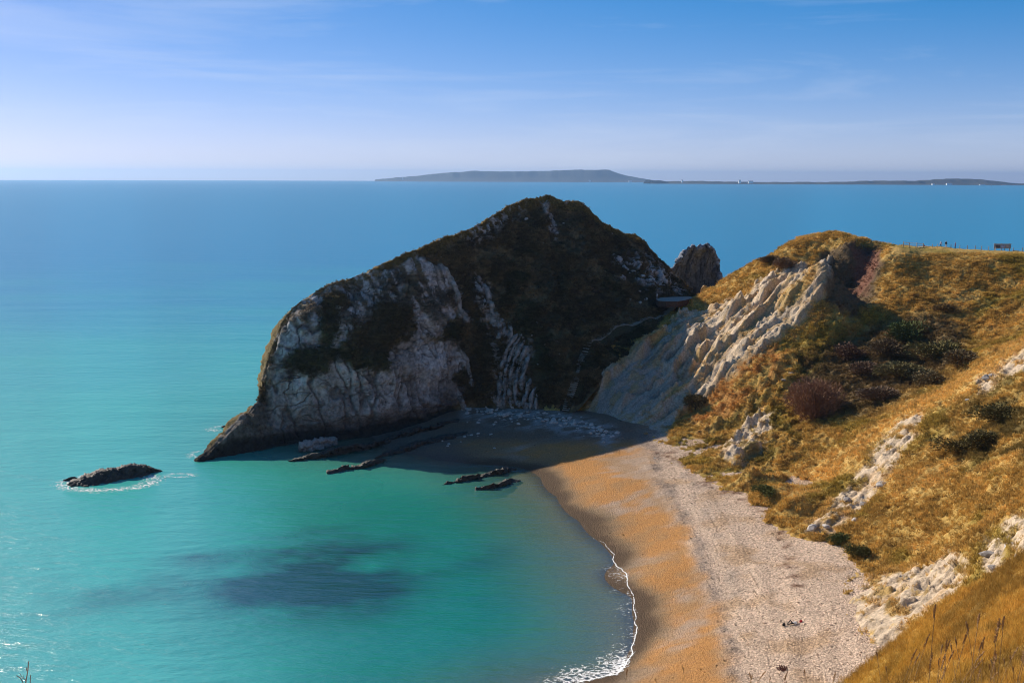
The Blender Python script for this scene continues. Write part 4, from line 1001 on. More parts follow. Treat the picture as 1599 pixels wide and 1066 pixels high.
# ------------------------------------------------------------------ bushes
def tube_mesh(v, f, a, b_, ra, rb, n=5):
    a, b_ = Vector(a), Vector(b_); d = (b_ - a).normalized(); e1 = d.orthogonal().normalized(); e2 = d.cross(e1); i = len(v)
    for p_, r_ in ((a, ra), (b_, rb)):
        for k in range(n):
            t_ = 2 * math.pi * k / n; v.append(p_ + e1 * (r_ * math.cos(t_)) + e2 * (r_ * math.sin(t_)))
    for k in range(n): f.append((i + k, i + (k + 1) % n, i + n + (k + 1) % n, i + n + k))
def obj_tint_mat(name):
    m, t, b, out = new_mat(name)
    oi = t.nodes.new('ShaderNodeObjectInfo'); no = t.nodes.new('ShaderNodeTexNoise'); g = t.nodes.new('ShaderNodeTexCoord')
    no.inputs['Scale'].default_value = 3.0; no.inputs['Detail'].default_value = 4
    t.links.new(g.outputs['Object'], no.inputs['Vector'])
    mr = t.nodes.new('ShaderNodeMapRange'); mr.inputs['To Min'].default_value = 0.35; mr.inputs['To Max'].default_value = 1.65
    t.links.new(no.outputs['Fac'], mr.inputs['Value'])
    s_ = t.nodes.new('ShaderNodeVectorMath'); s_.operation = 'SCALE'
    t.links.new(oi.outputs['Color'], s_.inputs[0]); t.links.new(mr.outputs[0], s_.inputs['Scale']); t.links.new(s_.outputs[0], b.inputs['Base Color'])
    b.inputs['Roughness'].default_value = 0.85; b.inputs['Specular IOR Level'].default_value = 0.1
    return m
M_BUSH = obj_tint_mat('twigs_and_leaves')
M_STEM = plain_mat('bark', (0.07, 0.05, 0.035), 0.9, 0.3, 20)
def crown_mesh(name, n, twig, seed):
    """unit dome of short twigs and leaf-sized faces spread through the crown"""
    r = random.Random(seed); v, f = [], []
    lobes = [(Vector((r.gauss(0, .35), r.gauss(0, .35), r.uniform(.25, .6))), r.uniform(.4, .65)) for _ in range(9)] + [(Vector((0, 0, .3)), .75)]
    for _ in range(n):
        cpos, cr_ = r.choice(lobes)
        d = Vector((r.gauss(0, 1), r.gauss(0, 1), r.gauss(0.3, 1))).normalized()
        p_ = cpos + d * cr_ * (r.random() ** 0.33)
        if p_.z < -0.05: p_.z = r.uniform(0, .2)
        out_ = (p_ - Vector((0, 0, -.2))).normalized()
        ax = (out_ + Vector((r.gauss(0, .45), r.gauss(0, .45), r.gauss(0, .45)))).normalized()
        sd_ = ax.orthogonal().normalized(); sd_.rotate(Quaternion(ax, r.uniform(0, 6.28)))
        ln = twig[0] * r.uniform(.6, 1.4); wd = twig[1] * r.uniform(.6, 1.4); i = len(v)
        v += [p_ - sd_ * wd, p_ + sd_ * wd, p_ + ax * ln * .6 + sd_ * wd * .8, p_ + ax * ln]
        f += [(i, i + 1, i + 2), (i, i + 2, i + 3)]
    me = bpy.data.meshes.new(name); me.from_pydata([tuple(q_) for q_ in v], [], f); me.materials.append(M_BUSH)
    return me
def stem_mesh(seed):
    r = random.Random(seed); v, f = [], []
    for _ in range(9):
        a = r.uniform(0, 6.28); l_ = r.uniform(.35, .75); e = (math.cos(a) * l_, math.sin(a) * l_, r.uniform(.4, .8)); m_ = (e[0] * .4 + r.gauss(0, .05), e[1] * .4 + r.gauss(0, .05), e[2] * .55)
        tube_mesh(v, f, (r.gauss(0, .08), r.gauss(0, .08), -.3), m_, .035, .022); tube_mesh(v, f, m_, e, .022, .008)
    me = bpy.data.meshes.new('stem'); me.from_pydata([tuple(q_) for q_ in v], [], f); me.materials.append(M_STEM)
    return me
CROWN_BIG = crown_mesh('crown', 9000, (.13, .0085), 1)
CROWN = [crown_mesh('crown', 3200, (.13, .028), 10 + s) for s in range(3)]
STEMS = [stem_mesh(s) for s in range(3)]
BUSH = [(1276, 634, 6.2, 1.0, (0.13, 0.075, 0.048), 'big round leafless brown bush standing alone on the slope', 1),
        (1418, 512, 4.6, .7, (0.050, 0.060, 0.022), 'dark green bush at the foot of the grassy bowl', 0), (1446, 508, 3.6, .7, (0.10, 0.07, 0.03), 'brown bush right of the dark green one in the bowl', 0), (1400, 482, 3.2, .7, (0.10, 0.08, 0.03), 'olive bush below the red scarp', 0),
        (1462, 540, 5.0, .55, (0.085, 0.072, 0.028), 'wide olive bush at the right end of the scrub', 0), (1500, 560, 4.6, .5, (0.075, 0.055, 0.028), 'brown bush under the pale grass ridge', 0), (1385, 540, 4.0, .7, (0.07, 0.05, 0.028), 'brown bush casting a dark shadow in the middle of the scrub', 0),
        (1325, 542, 4.2, .6, (0.075, 0.045, 0.030), 'dark brown bush at the left end of the scrub', 0), (1350, 575, 4.0, .5, (0.085, 0.055, 0.035), 'low brown bush below the left end of the scrub', 0), (1410, 580, 4.8, .5, (0.08, 0.068, 0.03), 'low olive bush in the centre of the scrub', 0),
        (1455, 585, 4.6, .45, (0.08, 0.06, 0.03), 'low brown bush nearest the pale grass ridge', 0), (1375, 615, 4.0, .45, (0.09, 0.062, 0.04), 'low greyish brown bush right of the big round bush', 0), (1478, 480, 2.6, .6, (0.09, 0.06, 0.025), 'small brown bush on the grassy bowl side', 0),
        (1225, 408, 4.0, .45, (0.10, 0.062, 0.035), 'purplish brown bush on the seaward grass spur', 0), (1205, 400, 3.0, .45, (0.09, 0.06, 0.03), 'small brown bush on the crest of the grass spur', 0), (1560, 640, 3.8, .5, (0.07, 0.058, 0.022), 'dark bush in the grass at the right edge', 0),
        (1500, 700, 3.4, .5, (0.075, 0.058, 0.02), 'dark low bush in the middle of the near hillside', 0), (1536, 690, 3.2, .5, (0.06, 0.05, 0.02), 'dark bush right of the low one on the near hillside', 0), (1312, 850, 1.6, .8, (0.045, 0.055, 0.02), 'green bush where the hillside meets the shingle', 0), (1340, 872, 1.7, .8, (0.05, 0.052, 0.02), 'second green bush where the hillside meets the shingle', 0),
        (1085, 632, 3.0, .7, (0.05, 0.04, 0.018), 'dark bush clinging to the foot of the clay cliff', 0), (1195, 772, 2.0, .6, (0.055, 0.06, 0.02), 'green clump at the turf edge above the shingle', 0), (1420, 492, 2.6, .7, (0.055, 0.055, 0.025), 'small dark bush at the back of the bowl', 0)]
for i, (x, y, rr, hh, cc, lab, big) in enumerate(BUSH):
    p_ = on_land(x, y + rr * 3.2)
    root = empty('bush', (p_[0], p_[1], p_[2] - .15), random.uniform(0, 6))
    for nm, me in (('crown', CROWN_BIG if big else CROWN[i % 3]), ('stem', STEMS[i % 3])):
        o = bpy.data.objects.new(nm, me); COL.objects.link(o); o.parent = root; o.scale = (rr, rr, rr * hh * (1.2 if big else 1.25)); o.color = tuple(2.1 * k_ for k_ in cc) + (1,)
    tag(root, lab, 'bush', 'bushes on the hillside')

# ------------------------------------------------------------------ stairway, pad, path
M_WOOD = plain_mat('weathered_timber', (0.30, 0.265, 0.22), 0.85, 0.3, 6)
M_PATH = plain_mat('trodden_chalk', (0.30, 0.25, 0.19), 0.9, 0.3, 2)
SL = np.array([(884, 642), (890, 622), (898, 600), (906, 578), (910, 566), (922, 553), (940, 541), (960, 530), (985, 519), (1010, 508), (1035, 494), (1052, 480), (1066, 471)], float)
SYY = np.array([258, 260, 262.5, 266, 268, 270, 272.5, 275.5, 279, 283, 288, 291, 294])
sp3 = np.array([P(a, b_, Y=yy) for (a, b_), yy in zip(SL, SYY)])
# carry the stair line a little above whichever surface is higher
def head_z(x, y):
    d = (HN[:, :NV, 0] - x) ** 2 + (HN[:, :NV, 1] - y) ** 2
    i, j = np.unravel_index(np.argmin(d), d.shape); return HN[i, j, 2], d[i, j]
s_ = np.concatenate([[0], np.cumsum(np.linalg.norm(np.diff(sp3, axis=0), axis=1))])
NST = 118
uu = np.linspace(0, s_[-1], NST); sc_ = cubic(s_, sp3, uu)
gt = []
for x, y, z in sc_:
    zl = land_pts[np.argmin((land_pts[:, 0] - x) ** 2 + (land_pts[:, 1] - y) ** 2), 2]
    zh, dh = head_z(x, y); gt.append(max(z, zl + .1, zh + .1 if dh < 1.5 else z))
gt = np.array(gt)
for _ in range(4): gt[1:-1] = (gt[:-2] + 2 * gt[1:-1] + gt[2:]) / 4
sc_[:, 2] = gt + 0.1
st = empty('stairway', sp3[0])
tg = np.gradient(sc_, axis=0); tg[:, 2] = 0; tg /= np.linalg.norm(tg, axis=1)[:, None]
step_me = None
for i in range(NST):
    c0 = sc_[i] - sp3[0]
    if step_me is None:
        bm = bmesh.new(); bmesh.ops.create_cube(bm, size=1.0, matrix=Matrix.Diagonal((1.9, 0.34, 0.26, 1)))
        bmesh.ops.bevel(bm, geom=bm.edges[:], offset=0.03, segments=1, affect='EDGES')
        step_me = bpy.data.meshes.new('step'); bm.to_mesh(step_me); bm.free(); step_me.materials.append(M_WOOD)
    o = bpy.data.objects.new('step', step_me); COL.objects.link(o); o.parent = st
    o.location = (c0[0], c0[1], c0[2] + 0.16 + random.uniform(-.03, .03))
    o.rotation_euler = (0, 0, math.atan2(tg[i, 1], tg[i, 0]) - math.pi / 2 + random.uniform(-.05, .05))
v, f = [], []
prof = [(-2.4, -1.6), (-1.2, -0.05), (1.2, -0.05), (2.4, -1.6)]
for i in range(NST):
    sdv = np.array([tg[i, 1], -tg[i, 0], 0])
    for a, z in prof: v.append(sc_[i] - sp3[0] + sdv * a + np.array([0, 0, z]))
mesh_np('earth_bank', np.array(v), grid_quads(NST, 4)[:, ::-1], plain_mat('dark_turf', (0.055, 0.045, 0.02), 0.95, 0.5, 3), parent=st)
tag(st, 'long curving flight of wooden steps climbing from the beach to the saddle', 'stairway')

def slab(name, outline, Zt, th, mat, label, cat=None, kind=None):
    n = len(outline); tp_ = [P(x, y, Z=Zt) for x, y in outline]
    v = tp_ + [p_ - np.array([0, 0, th]) for p_ in tp_]
    o = py_obj(name, v, [tuple(range(n))[::-1], tuple(range(n, 2 * n))] + [(i, (i + 1) % n, n + (i + 1) % n, n + i) for i in range(n)], mat)
    bm = bmesh.new(); bm.from_mesh(o.data); bmesh.ops.recalc_face_normals(bm, faces=bm.faces); bm.to_mesh(o.data); bm.free()
    return tag(o, label, cat, kind=kind)
zpad = P(1050, 468, Y=290)[2]
pad = slab('platform', [(1024, 467), (1032, 464.5), (1050, 463.6), (1066, 463.2), (1078, 463), (1082, 465), (1070, 468.5), (1058, 470.5), (1040, 470.5), (1028, 469.5)], zpad, 1.5, plain_mat('pale_concrete', (0.27, 0.225, 0.19), 0.8, 0.1, 2), 'pale paved lookout platform at the top of the steps', 'platform')

pad.data.materials.append(plain_mat('brown_retaining_wall', (0.09, 0.05, 0.035), 0.9, 0.3, 2))
for pl_ in pad.data.polygons:
    if abs(pl_.normal.z) < 0.5: pl_.material_index = 1

# ------------------------------------------------------------------ people
def skin_body(name, joints, edges, radii, zones, root, loc, rz, subdiv=1):
    me = bpy.data.meshes.new(name); me.from_pydata(joints, edges, []); me.update()
    o = bpy.data.objects.new(name, me); COL.objects.link(o)
    md = o.modifiers.new('skin', 'SKIN'); md.use_smooth_shade = True
    for sv, r_ in zip(me.skin_vertices[0].data, radii): sv.radius = (r_, r_)
    me.skin_vertices[0].data[root].use_root = True
    sm = o.modifiers.new('sub', 'SUBSURF'); sm.levels = subdiv; sm.render_levels = subdiv
    dg = bpy.context.evaluated_depsgraph_get(); dg.update()
    nm = bpy.data.meshes.new_from_object(o.evaluated_get(dg)); bpy.data.objects.remove(o)
    mats = []
    nm.materials.clear()
    for zt, mt in zones: nm.materials.append(mt)
    for p_ in nm.polygons:
        c_ = p_.center
        for k, (test, mt) in enumerate(zones):
            if test(c_): p_.material_index = k; break
    ob = bpy.data.objects.new(name, nm); COL.objects.link(ob); ob.location = loc; ob.rotation_euler = (0, 0, rz)
    return ob
def cloth(name, c): return plain_mat(name, c, 0.85, 0.15, 6)
SKIN = plain_mat('skin', (0.55, 0.36, 0.27), 0.6, 0.05, 5); HAIR = plain_mat('dark_hair', (0.04, 0.03, 0.02), 0.7, 0.2, 30)
def standing(loc, rz, top, legs, label, walk=0.12, arm=0.15):
    J = [(0, 0, .93), (0, 0, 1.18), (0, 0, 1.42), (0, 0, 1.52), (0, .03, 1.63), (0, .03, 1.74),
         (.10, 0, .90), (.11, walk * .6, .50), (.11, walk - .04, .09), (.11, walk + .13, .04), (-.10, 0, .90), (-.11, -walk * .3, .50), (-.11, -walk, .09), (-.11, -walk + .17, .04),
         (.19, 0, 1.40), (.26, -.04, 1.12), (.27, arm, .90), (.27, arm + .07, .80), (-.19, 0, 1.40), (-.26, -.04, 1.12), (-.27, arm, .90), (-.27, arm + .07, .80)]
    E = [(0, 1), (1, 2), (2, 3), (3, 4), (4, 5), (0, 6), (6, 7), (7, 8), (8, 9), (0, 10), (10, 11), (11, 12), (12, 13), (2, 14), (14, 15), (15, 16), (16, 17), (2, 18), (18, 19), (19, 20), (20, 21)]
    Rr = [.15, .145, .15, .06, .10, .085, .095, .07, .05, .04, .095, .07, .05, .04, .075, .055, .042, .035, .075, .055, .042, .035]
    Z = [(lambda c_: c_.z > 1.70 or (c_.z > 1.58 and c_.y < .0), HAIR), (lambda c_: c_.z > 1.50, SKIN), (lambda c_: c_.z < .07, HAIR), (lambda c_: abs(c_.x) > .2 and c_.z < .90, SKIN), (lambda c_: c_.z > .92 or abs(c_.x) > .205, top), (lambda c_: True, legs)]
    return tag(skin_body('person', J, E, Rr, Z, 0, loc, rz), label, 'person')
C_RED = cloth('red_jacket', (0.50, 0.04, 0.05)); C_NAVY = cloth('navy_cloth', (0.03, 0.035, 0.07)); C_PALE = cloth('pale_blue_jacket', (0.35, 0.40, 0.55)); C_BLK = cloth('black_cloth', (0.02, 0.02, 0.022))
C_CRM = cloth('cream_trousers', (0.60, 0.55, 0.48)); C_PUR = cloth('plum_jacket', (0.22, 0.05, 0.13))
def ridge_point(px_):
    """the skyline of the hillside at an image column"""
    m_ = land_used & (np.abs(land_px - px_) < 1.2) & (land_pts[:, 1] > 240) & (land_pts[:, 1] < 300)
    i = np.nonzero(m_)[0]; return land_pts[i[np.argmin(land_py[i])]]
for x, rz, tp_, lg, lab, dz_ in [(1448.5, .6, C_RED, C_NAVY, 'person in a red jacket beside the white rail fence on the ridge', -.75), (1470.5, 2.2, C_PALE, C_NAVY, 'person in a pale blue jacket on the ridge, left of a pair', -.1),
                           (1478, 3.0, C_BLK, C_CRM, 'person in a black top and pale trousers on the ridge', -.1), (1493, 1.2, C_PUR, C_NAVY, 'person in a plum jacket standing alone on the ridge', -.1)]:
    p_ = ridge_point(x); standing((p_[0], p_[1] + (2.0 if dz_ < -.5 else 0.3), p_[2] + dz_), rz, tp_, lg, lab)
pp = P(1026, 467.5, Y=291)
standing((pp[0], pp[1], zpad), 2.0, cloth('white_coat', (0.62, 0.60, 0.60)), cloth('grey_trousers', (0.25, 0.25, 0.27)), 'person in pale clothes standing by the lookout platform')
# sunbather
lp_ = on_beach(1238, 974)
J = [(0, 0, .16), (.25, 0, .16), (.50, 0, .17), (.60, 0, .17), (.70, 0, .18), (.82, 0, .19), (-.03, .10, .15), (-.30, .14, .52), (-.62, .14, .12), (-.74, .14, .20), (-.03, -.10, .15), (-.45, -.13, .17), (-.88, -.13, .12), (-.92, -.13, .26),
     (.46, .2, .16), (.66, .34, .12), (.84, .18, .12), (.46, -.2, .16), (.22, -.32, .10), (-.02, -.28, .10)]
E = [(0, 1), (1, 2), (2, 3), (3, 4), (4, 5), (0, 6), (6, 7), (7, 8), (8, 9), (0, 10), (10, 11), (11, 12), (12, 13), (2, 14), (14, 15), (15, 16), (2, 17), (17, 18), (18, 19)]
Rr = [.15, .14, .15, .06, .10, .085, .095, .07, .05, .04, .095, .07, .05, .04, .07, .05, .04, .07, .05, .04]
C_WHT = cloth('white_shirt', (0.75, 0.73, 0.70))
Z = [(lambda c_: c_.x > .72, HAIR), (lambda c_: c_.x > .57, SKIN), (lambda c_: c_.x < -.68, HAIR), (lambda c_: c_.x > .02, C_WHT), (lambda c_: True, C_BLK)]
sbth = skin_body('person', J, E, Rr, Z, 0, (lp_[0], lp_[1], lp_[2] + .02), .35)
tag(sbth, 'person in a white top and black trousers lying on the shingle with one knee raised', 'person')
def bag(loc, mat, label):
    bm = bmesh.new(); bmesh.ops.create_cube(bm, size=1.0, matrix=Matrix.Diagonal((.42, .30, .36, 1)))
    bmesh.ops.bevel(bm, geom=bm.edges[:], offset=.09, segments=3, affect='EDGES')
    for vx in bm.verts: vx.co.x *= 1 - .35 * (vx.co.z + .18)
    me = bpy.data.meshes.new('body'); bm.to_mesh(me); bm.free(); me.materials.append(mat)
    root = empty('bag', loc, .5); o = bpy.data.objects.new('body', me); COL.objects.link(o); o.parent = root; o.location = (0, 0, .17)
    v, f = [], []
    ar = [(.13 * math.cos(t_), 0, .33 + .13 * math.sin(t_)) for t_ in np.linspace(0, math.pi, 8)]
    for a, b_ in zip(ar[:-1], ar[1:]): tube_mesh(v, f, a, b_, .018, .018, 6)
    py_obj('handle', v, f, C_BLK, o).location = (0, 0, -.17)
    tag(root, label, 'bag')
bag((lp_[0] + 1.15, lp_[1] + .5, lp_[2]), C_RED, 'red bag by the head of the person lying on the shingle')
bag((lp_[0] - 1.25, lp_[1] - .5, lp_[2]), C_BLK, 'black bag by the feet of the person lying on the shingle')
# dark tangle of weed on the shingle
wp = on_beach(1222, 1045); v, f = [], []
r = random.Random(3)
for _ in range(60):
    a = r.uniform(0, 6.28); q0 = Vector((r.gauss(0, .25), r.gauss(0, .25), .03)); q1 = q0 + Vector((math.cos(a) * .2, math.sin(a) * .2, r.uniform(.05, .45))); q2 = q1 + Vector((r.gauss(0, .15), r.gauss(0, .15), -.1))
    tube_mesh(v, f, q0, q1, .035, .03, 4); tube_mesh(v, f, q1, q2, .03, .012, 4)
wo_ = py_obj('seaweed_clump', [Vector(x) for x in v], f, plain_mat('dark_red_weed', (0.09, 0.02, 0.015), 0.5, 0.5, 4)); wo_.location = wp
tag(wo_, 'dark reddish clump of weed on the pale shingle near the bottom edge', 'seaweed')

# ------------------------------------------------------------------ fences and information board on the ridge
M_PWHITE = plain_mat('white_painted_wood', (0.75, 0.74, 0.72), 0.6, 0.06, 4)
def box(v, f, c0, sx_, sy_, sz_, rz=0.0):
    i = len(v); cs, sn = math.cos(rz), math.sin(rz)
    for dx, dy, dz_ in [(-1, -1, 0), (1, -1, 0), (1, 1, 0), (-1, 1, 0), (-1, -1, 1), (1, -1, 1), (1, 1, 1), (-1, 1, 1)]:
        x, y = dx * sx_ / 2, dy * sy_ / 2
        v.append((c0[0] + x * cs - y * sn, c0[1] + x * sn + y * cs, c0[2] + dz_ * sz_))
    f += [(i, i + 3, i + 2, i + 1), (i + 4, i + 5, i + 6, i + 7), (i, i + 1, i + 5, i + 4), (i + 1, i + 2, i + 6, i + 5), (i + 2, i + 3, i + 7, i + 6), (i + 3, i, i + 4, i + 7)]
fx = [1413, 1422, 1434, 1444]
fp = [ridge_point(x) + np.array([0, .8, 0]) for x in fx]
fr_root = empty('rail_fence', fp[0])
for p_ in fp:
    v, f = [], []; box(v, f, p_ - fp[0] - np.array([0, 0, .5]), .18, .18, 1.85); py_obj('post', v, f, M_WOOD, fr_root)
for a, b_ in zip(fp[:-1], fp[1:]):
    for h in (.62, 1.18):
        v, f = [], []; tube_mesh(v, f, a - fp[0] + np.array([0, -.1, h]), b_ - fp[0] + np.array([0, -.1, h]), .075, .075, 6); py_obj('rail', v, f, M_PWHITE, fr_root)
tag(fr_root, 'short white rail fence at the left end of the grassy ridge', 'fence')
wx_ = [1457, 1465, 1486, 1500, 1512, 1524, 1534, 1545, 1556, 1569, 1583, 1597, 1612]
wpz = [ridge_point(x) + np.array([0, .2, 0]) if x < 1600 else ridge_point(1597) + np.array([2.4, 0, 0]) for x in wx_]
wr = empty('wire_fence', wpz[0])
for k, p_ in enumerate(wpz):
    v, f = [], []; box(v, f, p_ - wpz[0] - np.array([0, 0, .5]), .13, .13, 1.45 + random.uniform(-.1, .15)); py_obj('post', v, f, M_WOOD, wr)
for h in (.35, .75):
    v, f = [], []
    for a, b_ in zip(wpz[:-1], wpz[1:]): tube_mesh(v, f, a - wpz[0] + np.array([0, 0, h]), b_ - wpz[0] + np.array([0, 0, h]), .012, .012, 4)
    py_obj('wire', v, f, plain_mat('galvanised_wire', (0.3, 0.3, 0.3), 0.4, 0.1, 5, 0.8), wr)
tag(wr, 'low wire fence on wooden posts along the grassy ridge', 'fence')
bp0 = ridge_point(1571) + np.array([0, 2.0, 0.0]); brd = empty('information_board', bp0)
def bpart(nm, c0, sx_, sy_, sz_, mat, par=None):
    v, f = [], []; box(v, f, c0, sx_, sy_, sz_); return py_obj(nm, v, f, mat, par or brd)
pnl = bpart('panel', (0, 0, .55), 4.4, .10, 1.15, plain_mat('grey_board', (0.33, 0.33, 0.34), 0.6, 0.1, 2))
for x in (-1.9, -.2, 1.9): bpart('post', (x, .12, -.6), .16, .14, 2.5, M_WOOD)
for x, cc, nm in ((-1.25, (0.10, 0.11, 0.12), 'dark_sheet'), (.1, (0.42, 0.46, 0.58), 'blue_sheet'), (1.25, (0.48, 0.38, 0.30), 'map_sheet')):
    bpart('sheet', (x, -.065, .72), 1.15 if x < 0 else .85, .02, .75, plain_mat(nm, cc, 0.5, 0.5, 6), pnl)
bpart('frame', (0, -.01, 1.705), 4.6, .16, .08, M_WOOD, pnl)
tag(brd, 'grey information board on posts at the right end of the ridge', 'sign')

# ------------------------------------------------------------------ foam
def foam_mat(name, thr, scale):
    m, t, b, out = new_mat(name)
    b.inputs['Base Color'].default_value = (0.86, 0.86, 0.85, 1); b.inputs['Roughness'].default_value = 0.9
    g = t.nodes.new('ShaderNodeNewGeometry'); no = t.nodes.new('ShaderNodeTexNoise'); no.inputs['Scale'].default_value = scale; no.inputs['Detail'].default_value = 8; no.inputs['Roughness'].default_value = 0.7; no.inputs['Distortion'].default_value = 1.2
    vo = t.nodes.new('ShaderNodeTexVoronoi'); vo.feature = 'DISTANCE_TO_EDGE'; vo.inputs['Scale'].default_value = scale * 1.1
    mpn = t.nodes.new('ShaderNodeMapping'); mpn.inputs['Scale'].default_value = (.8, 1.15, 1)
    ad = t.nodes.new('ShaderNodeVectorMath'); ad.operation = 'ADD'
    t.links.new(g.outputs['Position'], mpn.inputs['Vector']); t.links.new(g.outputs['Position'], no.inputs['Vector'])
    t.links.new(mpn.outputs[0], ad.inputs[0]); t.links.new(no.outputs['Color'], ad.inputs[1]); t.links.new(ad.outputs[0], vo.inputs['Vector'])
    at = t.nodes.new('ShaderNodeAttribute'); at.attribute_name = 'froth'
    # web of lines: thin where the edge distance is small, gated by broad noise and by density
    e = t.nodes.new('ShaderNodeMapRange'); e.inputs['From Min'].default_value = 0.22; e.inputs['From Max'].default_value = 0.0; t.links.new(vo.outputs['Distance'], e.inputs['Value'])
    s1 = t.nodes.new('ShaderNodeMath'); s1.operation = 'MULTIPLY_ADD'; s1.inputs[1].default_value = 0.22; t.links.new(e.outputs[0], s1.inputs[0]); t.links.new(no.outputs['Fac'], s1.inputs[2])
    s2 = t.nodes.new('ShaderNodeMath'); s2.operation = 'ADD'; t.links.new(s1.outputs[0], s2.inputs[0]); t.links.new(at.outputs['Fac'], s2.inputs[1])
    r_ = t.nodes.new('ShaderNodeMapRange'); r_.inputs['From Min'].default_value = thr; r_.inputs['From Max'].default_value = thr + 0.14; t.links.new(s2.outputs[0], r_.inputs['Value'])
    tr = t.nodes.new('ShaderNodeBsdfTransparent'); mx = t.nodes.new('ShaderNodeMixShader')
    t.links.new(r_.outputs[0], mx.inputs[0]); t.links.new(tr.outputs[0], mx.inputs[1]); t.links.new(b.outputs[0], mx.inputs[2]); t.links.new(mx.outputs[0], out.inputs['Surface'])
    return m
M_FOAM = foam_mat('sea_foam', 1.10, 1.2)
fl = np.array([P(x, y, Z=0.0) for x, y in [(870, 1085), (905, 1064), (962, 1050), (990, 1010), (992, 970), (988, 930), (962, 880), (938, 846), (922, 836), (900, 806), (885, 788)]])
s_ = np.concatenate([[0], np.cumsum(np.linalg.norm(np.diff(fl, axis=0), axis=1))])
n = 260; u = np.linspace(0, s_[-1], n); fc = cubic(s_, fl, u)
tg = np.gradient(fc, axis=0); tg /= np.linalg.norm(tg, axis=1)[:, None]
sdv = np.stack([tg[:, 1], -tg[:, 0], 0 * u], 1)
sdv *= np.where((sdv[:, 0] > 0), 1, -1)[:, None]
wv = 0.45 * fbm(fc, 5, 3, 0.6, seed=97)
offs_ = np.concatenate([np.linspace(-11, -0.8, 26), np.linspace(-0.7, 0.9, 27)])
v = []; dn = []
ppx, ppy = proj(fc)
cl = fbm(fc, 9, 2, 0.5, seed=98)
strong = 0.22 * cl + np.interp(ppy, [780, 820, 850, 900, 960, 1000, 1070], [-0.15, 0.0, 0.24, 0.40, 0.45, 0.45, 0.42])
for j in range(n):
    for o_ in offs_:
        q_ = fc[j] + sdv[j] * (o_ + wv[j])
        zb = float(0.02)
        v.append((q_[0], q_[1], zb)); 
        dn.append(strong[j] * math.exp(-(o_ / 6.5) ** 2 * (1 if o_ < 0 else 60)) + (0.34 if -0.08 < o_ < 0.08 and strong[j] > 0.05 else 0) - (0.35 if o_ < -9 or o_ > .6 else 0))
v = np.array(v); zb = beach_z(v[:, 0], v[:, 1]); v[:, 2] = np.maximum(0.02, zb + 0.05)
foam = mesh_np('foam', v, grid_quads(n, len(offs_))[:, ::-1], M_FOAM, attrs={'froth': np.array(dn)})
tag(foam, 'lacy white foam of small waves breaking on the sand', kind='stuff')
def foam_patch(cx, cy, rx_, ry_, hole, dmax, name_label, rot=0.0):
    nr, na = 22, 90; c0 = P(cx, cy, Z=0.02); v, dn = [], []
    for a in range(na):
        t_ = 2 * math.pi * a / (na - 1)
        for k in range(nr):
            rr = k / (nr - 1)
            x, y = rr * rx_ * math.cos(t_), rr * ry_ * math.sin(t_)
            v.append((c0[0] + x * math.cos(rot) - y * math.sin(rot), c0[1] + x * math.sin(rot) + y * math.cos(rot), 0.02))
            dn.append(dmax * math.exp(-((rr - hole) / .34) ** 2) - (.6 if rr > .93 else 0))
    o = mesh_np('foam', np.array(v), grid_quads(na, nr), M_FOAM, attrs={'froth': np.array(dn)})
    tag(o, name_label, kind='stuff')
foam_patch(172, 752, 13.5, 9.5, .62, .52, 'white foam ringing the sea stack', .12)
foam_patch(278, 742, 9, 4.5, .3, .48, 'streaks of foam between the sea stack and the headland tip', .1)
foam_patch(352, 668, 9, 6, .4, .46, 'foam behind the low tip of the headland', .5)
foam_patch(322, 708, 7, 6, .5, .46, 'foam along the outer side of the headland tip', .6)

# ------------------------------------------------------------------ tall grass stalks close to the camera
M_STRAW = plain_mat('straw', (0.36, 0.22, 0.09), 0.8, 0.3, 40); M_SEED = plain_mat('seed_head', (0.46, 0.28, 0.14), 0.85, 0.4, 60); M_TWIG = plain_mat('grey_twig', (0.38, 0.31, 0.25), 0.85, 0.3, 40)
def stalk_meshes(seed, lean, headlen, loose):
    r = random.Random(seed); v, f = [], []; H = 1.0
    pts_ = [Vector((lean * (t_ ** 2), 0.05 * t_ * t_, t_ * H)) for t_ in np.linspace(-.35, 1, 9)]
    for a, b_ in zip(pts_[:-1], pts_[1:]): tube_mesh(v, f, a, b_, .0030, .0024, 5)
    me1 = bpy.data.meshes.new('stem'); me1.from_pydata([tuple(q_) for q_ in v], [], f); me1.materials.append(M_STRAW)
    v, f = [], []
    for k in range(70):
        t_ = r.random(); p_ = Vector((lean * (1 - headlen * t_) ** 2, .05, H * (1 - headlen * t_)))
        a = r.uniform(0, 6.28); wd = (.004 + .006 * math.sin(math.pi * min(1, t_ * 1.1))) * (2.0 if loose else 1)
        e = p_ + Vector((math.cos(a) * wd, math.sin(a) * wd, .018)); tube_mesh(v, f, p_, e, .0045, .002, 3)
    me2 = bpy.data.meshes.new('seed_head'); me2.from_pydata([tuple(q_) for q_ in v], [], f); me2.materials.append(M_SEED)
    return me1, me2
KINDS = [stalk_meshes(s, l_, h_, lo) for s, l_, h_, lo in ((1, .05, .10, 0), (2, .22, .14, 0), (3, -.12, .09, 0), (4, .10, .2, 1), (5, .35, .13, 0))]
def stalk(px_, py_top, Y, hgt, kind, label, group, rz=0.0):
    tp_ = P(px_, py_top, Y=Y)
    root = empty('grass_stalk', (tp_[0], tp_[1], tp_[2] - hgt), rz)
    for nm, me in zip(('stem', 'seed_head'), KINDS[kind]):
        o = bpy.data.objects.new(nm, me); COL.objects.link(o); o.parent = root; o.scale = (hgt, hgt, hgt) if nm == 'stem' else (hgt, hgt, hgt)
    tag(root, label, 'grass', group)
